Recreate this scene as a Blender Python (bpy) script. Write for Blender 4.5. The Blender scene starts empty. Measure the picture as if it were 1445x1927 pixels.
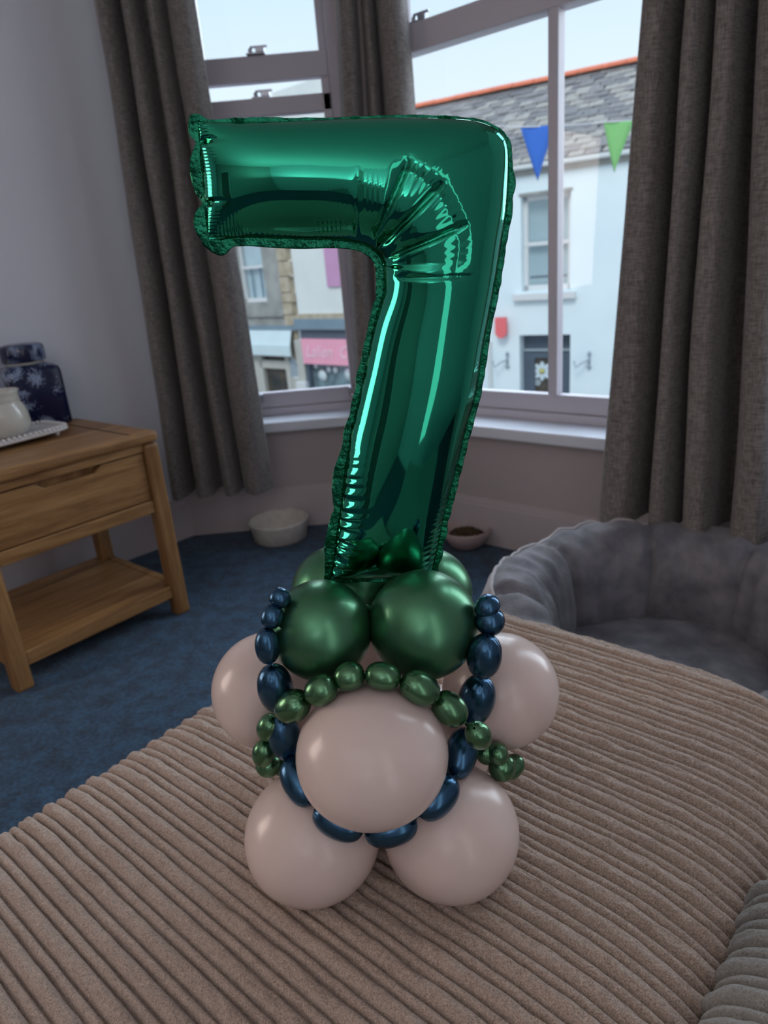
import bpy, bmesh, math, random
import numpy as np
from mathutils import Vector, Matrix, noise

# ------------------------------------------------------------------ camera
F_PX, PITCH, ROLL, IW, IH = 1308.2, math.radians(19.94), math.radians(-4.909), 1445, 1927
CAM = np.array([0.0, 0.0, 1.0])
_fw = np.array([0, math.cos(PITCH), -math.sin(PITCH)])
_up = np.array([0, math.sin(PITCH), math.cos(PITCH)])
_rt = np.array([1.0, 0, 0])
RT = _rt * math.cos(ROLL) + _up * math.sin(ROLL)
UP = -_rt * math.sin(ROLL) + _up * math.cos(ROLL)
FW = _fw
SC = bpy.context.scene
COL = SC.collection
cd = bpy.data.cameras.new('camera')
cam = bpy.data.objects.new('camera', cd)
COL.objects.link(cam)
M3 = Matrix((RT, UP, -FW)).transposed()
cam.matrix_world = Matrix.Translation(CAM) @ M3.to_4x4()
cd.sensor_fit = 'VERTICAL'
cd.sensor_height = 36.0
cd.lens = F_PX / IH * 36.0
cd.clip_start = 0.02
cd.clip_end = 400
cd.dof.use_dof = True
cd.dof.focus_distance = 0.66
cd.dof.aperture_fstop = 7.0
SC.camera = cam

# ------------------------------------------------------------------ exposure, sky, lights
SC.view_settings.view_transform = 'Standard'
SC.view_settings.look = 'None'
SC.view_settings.gamma = 1.0
SC.view_settings.use_curve_mapping = False
SC.view_settings.exposure = 0.0
try:
    SC.cycles.max_bounces = 8
    SC.cycles.diffuse_bounces = 5
    SC.cycles.glossy_bounces = 4
    SC.cycles.transparent_max_bounces = 12
    SC.cycles.caustics_reflective = False
    SC.cycles.caustics_refractive = False
    SC.cycles.sample_clamp_indirect = 4.0
except Exception:
    pass
SKY = 1.12
w = bpy.data.worlds.new('sky')
SC.world = w
w.use_nodes = True
nt = w.node_tree
nt.nodes.clear()
wo = nt.nodes.new('ShaderNodeOutputWorld')
bg = nt.nodes.new('ShaderNodeBackground')
tc = nt.nodes.new('ShaderNodeTexCoord')
sx = nt.nodes.new('ShaderNodeSeparateXYZ')
cr = nt.nodes.new('ShaderNodeValToRGB')
nt.links.new(tc.outputs['Generated'], sx.inputs[0])
nt.links.new(sx.outputs['Z'], cr.inputs[0])
cr.color_ramp.elements[0].position = 0.05
cr.color_ramp.elements[0].color = (0.86, 0.94, 1.0, 1)
cr.color_ramp.elements[1].position = 0.9
cr.color_ramp.elements[1].color = (0.42, 0.66, 1.0, 1)
e = cr.color_ramp.elements.new(0.32)
e.color = (0.60, 0.80, 0.96, 1)
nt.links.new(cr.outputs[0], bg.inputs[0])
bg.inputs[1].default_value = SKY
nt.links.new(bg.outputs[0], wo.inputs[0])

def area(name, loc, look, sx_, sy_, power, color, portal=False, spread=180):
    d = bpy.data.lights.new(name, 'AREA')
    d.shape = 'RECTANGLE'
    d.size, d.size_y = sx_, sy_
    d.energy = power
    d.color = color
    d.spread = math.radians(spread)
    o = bpy.data.objects.new(name, d)
    COL.objects.link(o)
    o.location = loc
    o.rotation_euler = (Vector(look) - Vector(loc)).to_track_quat('-Z', 'Y').to_euler()
    if portal:
        d.cycles.is_portal = True
    return o

sd = bpy.data.lights.new('sun', 'SUN')
sd.energy = 1.3
sd.angle = math.radians(20)
sd.color = (1.0, 0.95, 0.88)
sun = bpy.data.objects.new('sun', sd)
COL.objects.link(sun)
sun.rotation_euler = Vector((0.35, 0.80, -0.85)).to_track_quat('-Z', 'Y').to_euler()
sd2 = bpy.data.lights.new('daylight_boost_sun', 'SUN')  # added second soft sun, strengthens the daylight coming through the bay
sd2.energy = 6.0
sd2.angle = math.radians(80)
sd2.color = (0.78, 0.89, 1.0)
sun2 = bpy.data.objects.new('daylight_boost_sun', sd2)
COL.objects.link(sun2)
sun2.rotation_euler = Vector((-0.50, -0.70, -0.50)).to_track_quat('-Z', 'Y').to_euler()
# unseen area lights: added room fill, warm left source, added foil stripe
area('room_fill_light', (-0.7, -1.6, 1.35), (-0.7, -1.6, 3), 1.0, 1.0, 25.0, (0.96, 0.96, 1.0))  # added fill aimed at the ceiling, no lamp stands here
area('left_warm_light', (-2.50, 0.91, 1.20), (-1.79, 0.21, 1.16), 0.85, 1.05, 16.0, (1.0, 0.83, 0.72))  # warm source inferred from the balloon highlights, no opening built
area('foil_stripe_light', (0.60, -0.72, 1.15), (0.03, 0.64, 1.0), 0.32, 1.9, 2.3, (0.92, 0.97, 1.0))  # added unseen panel, puts the bright stripe on the foil stem

# ------------------------------------------------------------------ picture-plane helpers (rays onto real planes)
def ray(x, y):
    return (x - IW / 2) * RT - (y - IH / 2) * UP + F_PX * FW
def atz(x, y, z):
    d = ray(x, y); return CAM + d * (z - CAM[2]) / d[2]
def atY(x, y, Y):
    d = ray(x, y); return CAM + d * (Y - CAM[1]) / d[1]
def atp(x, y, P, n):
    d = ray(x, y); n = np.array(n, float)
    return CAM + d * ((np.array(P) - CAM) @ n) / (d @ n)

# ------------------------------------------------------------------ materials
def mat(name, color=(0.5, 0.5, 0.5), rough=0.5, metal=0.0, noise_scale=0, noise_amt=0.0, bump=0.0, bump_scale=50,
        color2=None, stretch=None, sheen=0, coat=0, ior=1.45, trans=0.0, subs=0.0, detail=4, ramp=(0.35, 0.65), rot=None):
    m = bpy.data.materials.new(name)
    m.use_nodes = True
    N, L = m.node_tree.nodes, m.node_tree.links
    b = N['Principled BSDF']
    b.inputs['Base Color'].default_value = (*color, 1)
    b.inputs['Roughness'].default_value = rough
    b.inputs['Metallic'].default_value = metal
    b.inputs['IOR'].default_value = ior
    if sheen:
        b.inputs['Sheen Weight'].default_value = sheen
        b.inputs['Sheen Roughness'].default_value = 0.5
    if coat:
        b.inputs['Coat Weight'].default_value = coat
        b.inputs['Coat Roughness'].default_value = 0.05
    if trans:
        b.inputs['Transmission Weight'].default_value = trans
    if subs:
        b.inputs['Subsurface Weight'].default_value = subs
        b.inputs['Subsurface Radius'].default_value = (0.02, 0.014, 0.01)
    t = N.new('ShaderNodeTexCoord')
    mp = N.new('ShaderNodeMapping')
    L.new(t.outputs['Object'], mp.inputs[0])
    if stretch: mp.inputs['Scale'].default_value = stretch
    if rot: mp.inputs['Rotation'].default_value = rot
    if noise_scale:
        n1 = N.new('ShaderNodeTexNoise')
        n1.inputs['Scale'].default_value = noise_scale
        n1.inputs['Detail'].default_value = detail
        L.new(mp.outputs[0], n1.inputs[0])
        r = N.new('ShaderNodeValToRGB')
        r.color_ramp.elements[0].position, r.color_ramp.elements[1].position = ramp
        c2 = color2 or tuple(min(1, c * (1 + noise_amt)) for c in color)
        r.color_ramp.elements[0].color = (*color, 1)
        r.color_ramp.elements[1].color = (*c2, 1)
        L.new(n1.outputs[0], r.inputs[0])
        L.new(r.outputs[0], b.inputs['Base Color'])
    if bump:
        n2 = N.new('ShaderNodeTexNoise')
        n2.inputs['Scale'].default_value = bump_scale
        n2.inputs['Detail'].default_value = 5
        L.new(mp.outputs[0], n2.inputs[0])
        bp = N.new('ShaderNodeBump')
        bp.inputs['Strength'].default_value = bump
        bp.inputs['Distance'].default_value = 0.003
        L.new(n2.outputs[0], bp.inputs['Height'])
        L.new(bp.outputs[0], b.inputs['Normal'])
    return m

def glass_mat(name, tint=(1, 1, 1), refl=0.06):
    m = bpy.data.materials.new(name)
    m.use_nodes = True
    N, L = m.node_tree.nodes, m.node_tree.links
    N.clear()
    o = N.new('ShaderNodeOutputMaterial'); mx = N.new('ShaderNodeMixShader')
    tr = N.new('ShaderNodeBsdfTransparent'); gl = N.new('ShaderNodeBsdfGlossy')
    fr = N.new('ShaderNodeFresnel')
    tr.inputs[0].default_value = (*tint, 1)
    gl.inputs['Roughness'].default_value = 0.01
    fr.inputs[0].default_value = 1.45
    ge = N.new('ShaderNodeNewGeometry')
    iv = N.new('ShaderNodeMath'); iv.operation = 'SUBTRACT'; iv.inputs[0].default_value = 1.0
    mu = N.new('ShaderNodeMath'); mu.operation = 'MULTIPLY'
    L.new(ge.outputs['Backfacing'], iv.inputs[1])          # the far face of a thin pane passes light straight on
    L.new(fr.outputs[0], mu.inputs[0]); L.new(iv.outputs[0], mu.inputs[1])
    L.new(mu.outputs[0], mx.inputs[0]); L.new(tr.outputs[0], mx.inputs[1]); L.new(gl.outputs[0], mx.inputs[2])
    L.new(mx.outputs[0], o.inputs[0])
    return m

def carpet_mat():
    m = mat('carpet', (0.008, 0.028, 0.075), 0.95, bump=1.0, bump_scale=260, sheen=0.15)
    N, L = m.node_tree.nodes, m.node_tree.links
    b = N['Principled BSDF']
    t = N['Texture Coordinate']
    a = N.new('ShaderNodeTexNoise'); a.inputs['Scale'].default_value = 95; a.inputs['Detail'].default_value = 6
    c = N.new('ShaderNodeTexNoise'); c.inputs['Scale'].default_value = 22; c.inputs['Detail'].default_value = 3
    ad = N.new('ShaderNodeMath'); ad.operation = 'ADD'
    L.new(t.outputs['Object'], a.inputs[0]); L.new(t.outputs['Object'], c.inputs[0])
    L.new(a.outputs[0], ad.inputs[0]); L.new(c.outputs[0], ad.inputs[1])
    r = N.new('ShaderNodeValToRGB')
    r.color_ramp.elements[0].position = 0.40; r.color_ramp.elements[0].color = (0.004, 0.018, 0.042, 1)
    r.color_ramp.elements[1].position = 0.62; r.color_ramp.elements[1].color = (0.020, 0.078, 0.150, 1)
    h = N.new('ShaderNodeMath'); h.operation = 'MULTIPLY'; h.inputs[1].default_value = 0.5
    L.new(ad.outputs[0], h.inputs[0]); L.new(h.outputs[0], r.inputs[0]); L.new(r.outputs[0], b.inputs['Base Color'])
    return m

def wood_mat(name, rot=(0, 0, 0), stretch=(1, 12, 12)):
    m = mat(name, (0.30, 0.14, 0.045), 0.42)
    N, L = m.node_tree.nodes, m.node_tree.links
    b = N['Principled BSDF']
    mp = N['Mapping']; mp.inputs['Scale'].default_value = stretch
    a = N.new('ShaderNodeTexNoise'); a.inputs['Scale'].default_value = 2.2; a.inputs['Detail'].default_value = 6; a.inputs['Distortion'].default_value = 1.2
    c = N.new('ShaderNodeTexNoise'); c.inputs['Scale'].default_value = 14; c.inputs['Detail'].default_value = 8
    L.new(mp.outputs[0], a.inputs[0]); L.new(mp.outputs[0], c.inputs[0])
    ad = N.new('ShaderNodeMath'); ad.operation = 'MULTIPLY_ADD'; ad.inputs[1].default_value = 0.4
    L.new(c.outputs[0], ad.inputs[0]); L.new(a.outputs[0], ad.inputs[2])
    r = N.new('ShaderNodeValToRGB')
    r.color_ramp.elements[0].position = 0.50; r.color_ramp.elements[0].color = (0.185, 0.082, 0.026, 1)
    r.color_ramp.elements[1].position = 0.90; r.color_ramp.elements[1].color = (0.40, 0.215, 0.085, 1)
    L.new(ad.outputs[0], r.inputs[0]); L.new(r.outputs[0], b.inputs['Base Color'])
    bp = N.new('ShaderNodeBump'); bp.inputs['Strength'].default_value = 0.12; bp.inputs['Distance'].default_value = 0.001
    L.new(c.outputs[0], bp.inputs['Height']); L.new(bp.outputs[0], b.inputs['Normal'])
    return m

def weave_mat(name, c1, c2, scale=900, rough=0.9):
    m = mat(name, c1, rough, sheen=0.2)
    N, L = m.node_tree.nodes, m.node_tree.links
    b = N['Principled BSDF']; t = N['Texture Coordinate']
    out = []
    for st in ((scale * 0.35, scale * 0.35, scale * 0.05), (scale * 0.05, scale * 0.05, scale * 0.35)):
        mp = N.new('ShaderNodeMapping'); mp.inputs['Scale'].default_value = st
        a = N.new('ShaderNodeTexNoise'); a.inputs['Scale'].default_value = 1.0; a.inputs['Detail'].default_value = 2
        L.new(t.outputs['Object'], mp.inputs[0]); L.new(mp.outputs[0], a.inputs[0]); out.append(a)
    ad = N.new('ShaderNodeMath'); ad.operation = 'ADD'
    L.new(out[0].outputs[0], ad.inputs[0]); L.new(out[1].outputs[0], ad.inputs[1])
    h = N.new('ShaderNodeMath'); h.operation = 'MULTIPLY'; h.inputs[1].default_value = 0.5
    L.new(ad.outputs[0], h.inputs[0])
    r = N.new('ShaderNodeValToRGB')
    r.color_ramp.elements[0].position = 0.38; r.color_ramp.elements[0].color = (*c1, 1)
    r.color_ramp.elements[1].position = 0.62; r.color_ramp.elements[1].color = (*c2, 1)
    L.new(h.outputs[0], r.inputs[0]); L.new(r.outputs[0], b.inputs['Base Color'])
    return m

def cord_mat(name, c1, c2):
    m = mat(name, c1, 0.95, sheen=0.25)
    N, L = m.node_tree.nodes, m.node_tree.links
    b = N['Principled BSDF']; t = N['Texture Coordinate']
    a = N.new('ShaderNodeTexNoise'); a.inputs['Scale'].default_value = 230; a.inputs['Detail'].default_value = 5; a.inputs['Roughness'].default_value = 0.65
    c = N.new('ShaderNodeTexNoise'); c.inputs['Scale'].default_value = 700; c.inputs['Detail'].default_value = 3
    L.new(t.outputs['Object'], a.inputs[0]); L.new(t.outputs['Object'], c.inputs[0])
    ad = N.new('ShaderNodeMath'); ad.operation = 'MULTIPLY_ADD'; ad.inputs[1].default_value = 0.45
    L.new(a.outputs[0], ad.inputs[0]); L.new(c.outputs[0], ad.inputs[2])
    r = N.new('ShaderNodeValToRGB')
    r.color_ramp.elements[0].position = 0.45; r.color_ramp.elements[0].color = (*c1, 1)
    r.color_ramp.elements[1].position = 0.95; r.color_ramp.elements[1].color = (*c2, 1)
    L.new(ad.outputs[0], r.inputs[0]); L.new(r.outputs[0], b.inputs['Base Color'])
    bp = N.new('ShaderNodeBump'); bp.inputs['Strength'].default_value = 1.0; bp.inputs['Distance'].default_value = 0.0038
    L.new(a.outputs[0], bp.inputs['Height']); L.new(bp.outputs[0], b.inputs['Normal'])
    return m

def china_mat():
    m = mat('blue_and_white_china', (0.004, 0.010, 0.06), 0.12, coat=0.3)
    N, L = m.node_tree.nodes, m.node_tree.links
    b = N['Principled BSDF']; t = N['Texture Coordinate']
    v = N.new('ShaderNodeTexVoronoi'); v.inputs['Scale'].default_value = 13
    nz = N.new('ShaderNodeTexNoise'); nz.inputs['Scale'].default_value = 30; nz.inputs['Detail'].default_value = 3
    mixv = N.new('ShaderNodeMixRGB'); mixv.blend_type = 'ADD'; mixv.inputs[0].default_value = 0.05
    L.new(t.outputs['Object'], mixv.inputs[1]); L.new(nz.outputs['Color'], mixv.inputs[2]); L.new(mixv.outputs[0], v.inputs[0])
    r = N.new('ShaderNodeValToRGB')
    E = r.color_ramp.elements
    E[0].position = 0.0; E[0].color = (0.45, 0.52, 0.66, 1)
    E[1].position = 1.0; E[1].color = (0.004, 0.009, 0.05, 1)
    for p, c in ((0.10, (0.004, 0.012, 0.07)), (0.24, (0.006, 0.02, 0.10)), (0.29, (0.38, 0.45, 0.60)), (0.36, (0.12, 0.18, 0.34)), (0.42, (0.36, 0.43, 0.58)), (0.47, (0.004, 0.009, 0.05))):
        q = E.new(p); q.color = (*c, 1)
    L.new(v.outputs['Distance'], r.inputs[0])
    n3 = N.new('ShaderNodeTexNoise'); n3.inputs['Scale'].default_value = 11
    L.new(t.outputs['Object'], n3.inputs[0])
    r2 = N.new('ShaderNodeValToRGB'); r2.color_ramp.elements[0].position = 0.36; r2.color_ramp.elements[1].position = 0.46
    L.new(n3.outputs[0], r2.inputs[0])
    mx = N.new('ShaderNodeMixRGB'); mx.inputs[1].default_value = (0.004, 0.009, 0.05, 1)
    L.new(r2.outputs[0], mx.inputs[0]); L.new(r.outputs[0], mx.inputs[2]); L.new(mx.outputs[0], b.inputs['Base Color'])
    return m

MT = dict(
    wall=mat('wall_paint', (0.78, 0.79, 0.85), 0.85, bump=0.15, bump_scale=120),
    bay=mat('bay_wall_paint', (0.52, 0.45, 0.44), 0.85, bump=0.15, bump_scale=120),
    ceil=mat('ceiling_paint', (0.72, 0.71, 0.70), 0.9, bump=0.1, bump_scale=80),
    gloss=mat('gloss_white_woodwork', (0.60, 0.53, 0.53), 0.35, bump=0.08, bump_scale=30),
    sill=mat('sill_white_gloss', (0.82, 0.85, 0.92), 0.32, bump=0.05, bump_scale=20),
    sash=mat('sash_white_gloss', (0.60, 0.56, 0.61), 0.35, bump=0.05, bump_scale=20),
    carpet=carpet_mat(),
    oak=wood_mat('oak_long_grain'),
    oakv=wood_mat('oak_upright_grain', stretch=(12, 12, 1)),
    curtain=weave_mat('grey_brown_curtain_weave', (0.125, 0.108, 0.100), (0.27, 0.24, 0.225)),
    cord=cord_mat('taupe_corduroy', (0.22, 0.155, 0.12), (0.66, 0.505, 0.41)),
    cord2=cord_mat('grey_corduroy', (0.20, 0.185, 0.165), (0.42, 0.40, 0.37)),
    plush=mat('shaded_grey_plush', (0.13, 0.125, 0.14), 0.9, sheen=0.2, noise_scale=18, color2=(0.235, 0.22, 0.235), bump=0.6, bump_scale=160),  # inside of the bed, shade there is darkened into the colour
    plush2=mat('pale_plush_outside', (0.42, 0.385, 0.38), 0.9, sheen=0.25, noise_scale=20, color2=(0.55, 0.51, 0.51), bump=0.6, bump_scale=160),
    stone=mat('speckled_stoneware', (0.66, 0.61, 0.54), 0.45, noise_scale=40, color2=(0.76, 0.71, 0.64), bump=0.1),
    pinkc=mat('pale_pink_ceramic', (0.50, 0.38, 0.36), 0.4, noise_scale=10, noise_amt=0.1),
    kib=mat('dry_pet_food', (0.045, 0.028, 0.014), 0.8, noise_scale=60, color2=(0.10, 0.065, 0.03)),
    cream=mat('cream_glaze', (0.56, 0.54, 0.49), 0.18, coat=0.4, noise_scale=8, noise_amt=0.08),
    white=mat('white_ceramic', (0.70, 0.68, 0.68), 0.25, coat=0.3),
    china=china_mat(),
    latex=mat('dusty_white_latex', (0.70, 0.555, 0.505), 0.27, subs=0.12, noise_scale=6, noise_amt=0.03, coat=0.15),
    green=mat('green_chrome_latex', (0.070, 0.215, 0.110), 0.33, metal=0.9, noise_scale=5, color2=(0.09, 0.26, 0.14), coat=0.2),
    blue=mat('blue_chrome_latex', (0.027, 0.085, 0.160), 0.25, metal=0.9, noise_scale=8, color2=(0.04, 0.115, 0.205), coat=0.25),
    sgreen=mat('small_green_chrome_latex', (0.085, 0.205, 0.105), 0.26, metal=0.9, noise_scale=8, color2=(0.11, 0.25, 0.13), coat=0.25),
    foil=mat('green_mirror_foil', (0.026, 0.315, 0.190), 0.05, metal=1.0, noise_scale=4, color2=(0.032, 0.365, 0.225)),
    seam=mat('green_foil_seam', (0.012, 0.13, 0.07), 0.16, metal=1.0, noise_scale=60, color2=(0.02, 0.22, 0.12), bump=0.8, bump_scale=200),
    dark=mat('dark_gap', (0.01, 0.01, 0.012), 0.8),
    brass=mat('brushed_nickel', (0.45, 0.47, 0.52), 0.25, metal=0.9),
    glass=glass_mat('window_glass'),
    render_w=mat('white_render', (0.70, 0.82, 0.86), 0.9, noise_scale=1.5, color2=(0.75, 0.86, 0.89), bump=0.1, bump_scale=10),
    render_c=mat('cream_render', (0.66, 0.70, 0.68), 0.9, noise_scale=2, noise_amt=0.06),
    greyst=mat('grey_limestone', (0.24, 0.25, 0.24), 0.9, noise_scale=2.5, color2=(0.36, 0.37, 0.35), bump=0.5, bump_scale=8),
    quoin=mat('buff_sandstone', (0.36, 0.31, 0.22), 0.9, noise_scale=5, color2=(0.50, 0.44, 0.34), bump=0.5, bump_scale=12),
    slate=mat('weathered_slate', (0.15, 0.14, 0.135), 0.75, noise_scale=3, color2=(0.27, 0.25, 0.24), bump=0.4, bump_scale=20),
    slate2=mat('pale_lichened_slate', (0.25, 0.235, 0.21), 0.8, noise_scale=5, color2=(0.38, 0.35, 0.31), bump=0.4, bump_scale=20),
    slate3=mat('dark_slate', (0.10, 0.097, 0.10), 0.7, noise_scale=4, color2=(0.18, 0.17, 0.17), bump=0.4, bump_scale=20),
    ridge=mat('terracotta_ridge', (0.62, 0.17, 0.09), 0.8, noise_scale=6, noise_amt=0.2),
    upvc=mat('white_window_paint', (0.66, 0.68, 0.68), 0.5),
    blind=mat('pale_blind', (0.32, 0.45, 0.50), 0.8, noise_scale=2, color2=(0.38, 0.50, 0.54)),
    net=mat('pale_blue_curtain_cloth', (0.40, 0.54, 0.60), 0.8, noise_scale=3, noise_amt=0.1),
    fascia=mat('blue_grey_fascia', (0.17, 0.24, 0.29), 0.7, noise_scale=2, noise_amt=0.15),
    awn=mat('pale_awning_canvas', (0.58, 0.70, 0.72), 0.85, noise_scale=3, noise_amt=0.05),
    pink=mat('pink_sign', (0.82, 0.36, 0.47), 0.7, noise_scale=2, noise_amt=0.05),
    pinkl=mat('pale_pink_lettering', (0.84, 0.60, 0.68), 0.7),
    purple=mat('mauve_banner', (0.50, 0.27, 0.44), 0.8, noise_scale=3, noise_amt=0.1),
    shop=mat('shop_cream_frame', (0.46, 0.46, 0.42), 0.7, noise_scale=3, noise_amt=0.1),
    dglass=mat('dark_shop_interior', (0.022, 0.03, 0.032), 0.35, noise_scale=3, color2=(0.09, 0.075, 0.055)),
    sglass=mat('shop_window_display', (0.07, 0.11, 0.13), 0.4, noise_scale=4, color2=(0.20, 0.30, 0.33)),
    doorg=mat('slate_grey_door', (0.075, 0.105, 0.14), 0.6, noise_scale=3, noise_amt=0.15),
    redsign=mat('red_sign', (0.80, 0.16, 0.17), 0.6),
    daisy=mat('daisy_petal_white', (0.62, 0.74, 0.80), 0.7),
    yellow=mat('daisy_centre_yellow', (0.62, 0.60, 0.20), 0.7),
    flagb=mat('blue_flag_cloth', (0.03, 0.13, 0.50), 0.8, noise_scale=6, noise_amt=0.1),
    flagg=mat('green_flag_cloth', (0.19, 0.46, 0.16), 0.8, noise_scale=6, noise_amt=0.1),
    cordw=mat('white_cord', (0.6, 0.62, 0.64), 0.7),
    iron=mat('grey_ironwork', (0.30, 0.37, 0.42), 0.5),
    road=mat('asphalt', (0.10, 0.10, 0.11), 0.9, noise_scale=20, noise_amt=0.3),
    gutter=mat('white_gutter', (0.62, 0.66, 0.66), 0.6),
    magnolia=mat('back_room_paint', (0.42, 0.39, 0.37), 0.85, bump=0.1),
    umber=mat('dark_sofa_cloth', (0.10, 0.09, 0.085), 0.9, noise_scale=20, noise_amt=0.3),
)

# ------------------------------------------------------------------ mesh helpers
class MB:
    def __init__(s): s.v = []; s.f = []; s.sm = []
    def add(s, V, Fs, smooth=False, M=None):
        o = len(s.v)
        for p in V:
            p = Vector(p)
            if M is not None: p = M @ p
            s.v.append(tuple(p))
        for f in Fs:
            s.f.append(tuple(i + o for i in f)); s.sm.append(smooth)
        return s
    def box(s, x0, x1, y0, y1, z0, z1, M=None):
        V = [(x, y, z) for z in (z0, z1) for y in (y0, y1) for x in (x0, x1)]
        return s.add(V, [(0, 2, 3, 1), (4, 5, 7, 6), (0, 1, 5, 4), (2, 6, 7, 3), (0, 4, 6, 2), (1, 3, 7, 5)], False, M)
    def cbox(s, c, size, M=None):
        return s.box(c[0] - size[0] / 2, c[0] + size[0] / 2, c[1] - size[1] / 2, c[1] + size[1] / 2, c[2] - size[2] / 2, c[2] + size[2] / 2, M)
    def lathe(s, prof, n=32, M=None, smooth=True, shear=None):
        V, Fs = [], []
        for (r, z) in prof:
            for k in range(n):
                a = 2 * math.pi * k / n
                V.append((r * math.cos(a), r * math.sin(a), z))
        m = len(prof)
        for i in range(m - 1):
            for k in range(n):
                k2 = (k + 1) % n
                Fs.append((i * n + k, i * n + k2, (i + 1) * n + k2, (i + 1) * n + k))
        if prof[0][0] > 1e-6: Fs.append(tuple(range(n))[::-1])
        if prof[-1][0] > 1e-6: Fs.append(tuple((m - 1) * n + k for k in range(n)))
        return s.add(V, Fs, smooth, M)
    def ball(s, c, r, n=12, sq=(1, 1, 1)):
        prof = [(max(1e-5, r * math.sin(math.pi * i / n)), -r * math.cos(math.pi * i / n)) for i in range(n + 1)]
        return s.lathe(prof, 2 * n, Matrix.Translation(c) @ Matrix.Diagonal((*sq, 1)))
    def tube(s, pts, r, n=8, smooth=True):
        pts = [Vector(p) for p in pts]
        V, Fs = [], []
        ref = Vector((0, 0, 1))
        for i, p in enumerate(pts):
            t = (pts[min(i + 1, len(pts) - 1)] - pts[max(i - 1, 0)]).normalized()
            if abs(t.dot(ref)) > 0.95: ref = Vector((1, 0, 0))
            a = t.cross(ref).normalized(); b = t.cross(a).normalized()
            ref = b.cross(t) if False else ref
            rr = r[i] if isinstance(r, (list, tuple)) else r
            for k in range(n):
                q = 2 * math.pi * k / n
                V.append(p + a * rr * math.cos(q) + b * rr * math.sin(q))
        for i in range(len(pts) - 1):
            for k in range(n):
                k2 = (k + 1) % n
                Fs.append((i * n + k, i * n + k2, (i + 1) * n + k2, (i + 1) * n + k))
        Fs.append(tuple(range(n))[::-1]); Fs.append(tuple((len(pts) - 1) * n + k for k in range(n)))
        return s.add(V, Fs, smooth)
    def prism(s, poly, z0, z1, M=None):
        n = len(poly)
        V = [(x, y, z0) for x, y in poly] + [(x, y, z1) for x, y in poly]
        Fs = [tuple(range(n))[::-1], tuple(range(n, 2 * n))] + [(i, (i + 1) % n, n + (i + 1) % n, n + i) for i in range(n)]
        return s.add(V, Fs, False, M)
    def build(s, name, m, parent=None, bevel=0, mw=None, segs=2):
        me = bpy.data.meshes.new(name)
        me.from_pydata(s.v, [], s.f)
        me.polygons.foreach_set('use_smooth', s.sm)
        me.materials.append(m)
        me.update()
        o = bpy.data.objects.new(name, me)
        COL.objects.link(o)
        if parent is not None: o.parent = parent
        if mw is not None: o.matrix_local = mw
        if bevel:
            b = o.modifiers.new('bevel', 'BEVEL'); b.width = bevel; b.segments = segs; b.limit_method = 'ANGLE'
            b.angle_limit = math.radians(40)
        return o

def grid_obj(name, P, m, parent=None, smooth=True, closed=False):
    """P: (nu, nv, 3) array -> grid mesh"""
    nu, nv = P.shape[:2]
    idx = np.arange(nu * nv).reshape(nu, nv)
    a = idx[:-1, :-1].ravel(); b = idx[1:, :-1].ravel(); c = idx[1:, 1:].ravel(); d = idx[:-1, 1:].ravel()
    Fq = np.stack([a, b, c, d], 1)
    if closed:
        a = idx[-1, :-1]; b = idx[0, :-1]; c = idx[0, 1:]; d = idx[-1, 1:]
        Fq = np.concatenate([Fq, np.stack([a, b, c, d], 1)])
    return raw_obj(name, P.reshape(-1, 3), Fq, m, parent, smooth)

def raw_obj(name, V, Fq, m, parent=None, smooth=True):
    me = bpy.data.meshes.new(name)
    n = Fq.shape[1]
    me.vertices.add(len(V)); me.vertices.foreach_set('co', np.asarray(V, np.float32).ravel())
    me.loops.add(len(Fq) * n); me.loops.foreach_set('vertex_index', Fq.astype(np.int32).ravel())
    me.polygons.add(len(Fq))
    me.polygons.foreach_set('loop_start', np.arange(0, len(Fq) * n, n, dtype=np.int32))
    try: me.polygons.foreach_set('loop_total', np.full(len(Fq), n, dtype=np.int32))
    except Exception: pass
    me.polygons.foreach_set('use_smooth', np.full(len(Fq), smooth))
    me.materials.append(m)
    me.update(calc_edges=True); me.validate()
    o = bpy.data.objects.new(name, me)
    COL.objects.link(o)
    if parent is not None: o.parent = parent
    return o

def tag(o, label=None, cat=None, group=None, kind=None):
    if label: o['label'] = label
    if cat: o['category'] = cat
    if group: o['group'] = group
    if kind: o['kind'] = kind
    return o
def empty(name, loc=(0, 0, 0), rz=0.0, **k):
    o = bpy.data.objects.new(name, None)
    COL.objects.link(o)
    o.empty_display_size = 0.05
    o.location = loc; o.rotation_euler = (0, 0, rz)
    return tag(o, **k)
def frame2(o, dx):
    """matrix with local x along dx (horizontal), local y = inward/outward normal (90 deg ccw), z up, origin o"""
    dx = Vector((dx[0], dx[1], 0)).normalized(); dy = Vector((-dx[1], dx[0], 0))
    M = Matrix.Identity(4)
    M.col[0][:3] = dx; M.col[1][:3] = dy; M.col[2][:3] = (0, 0, 1); M.col[3][:3] = o
    return M

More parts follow.
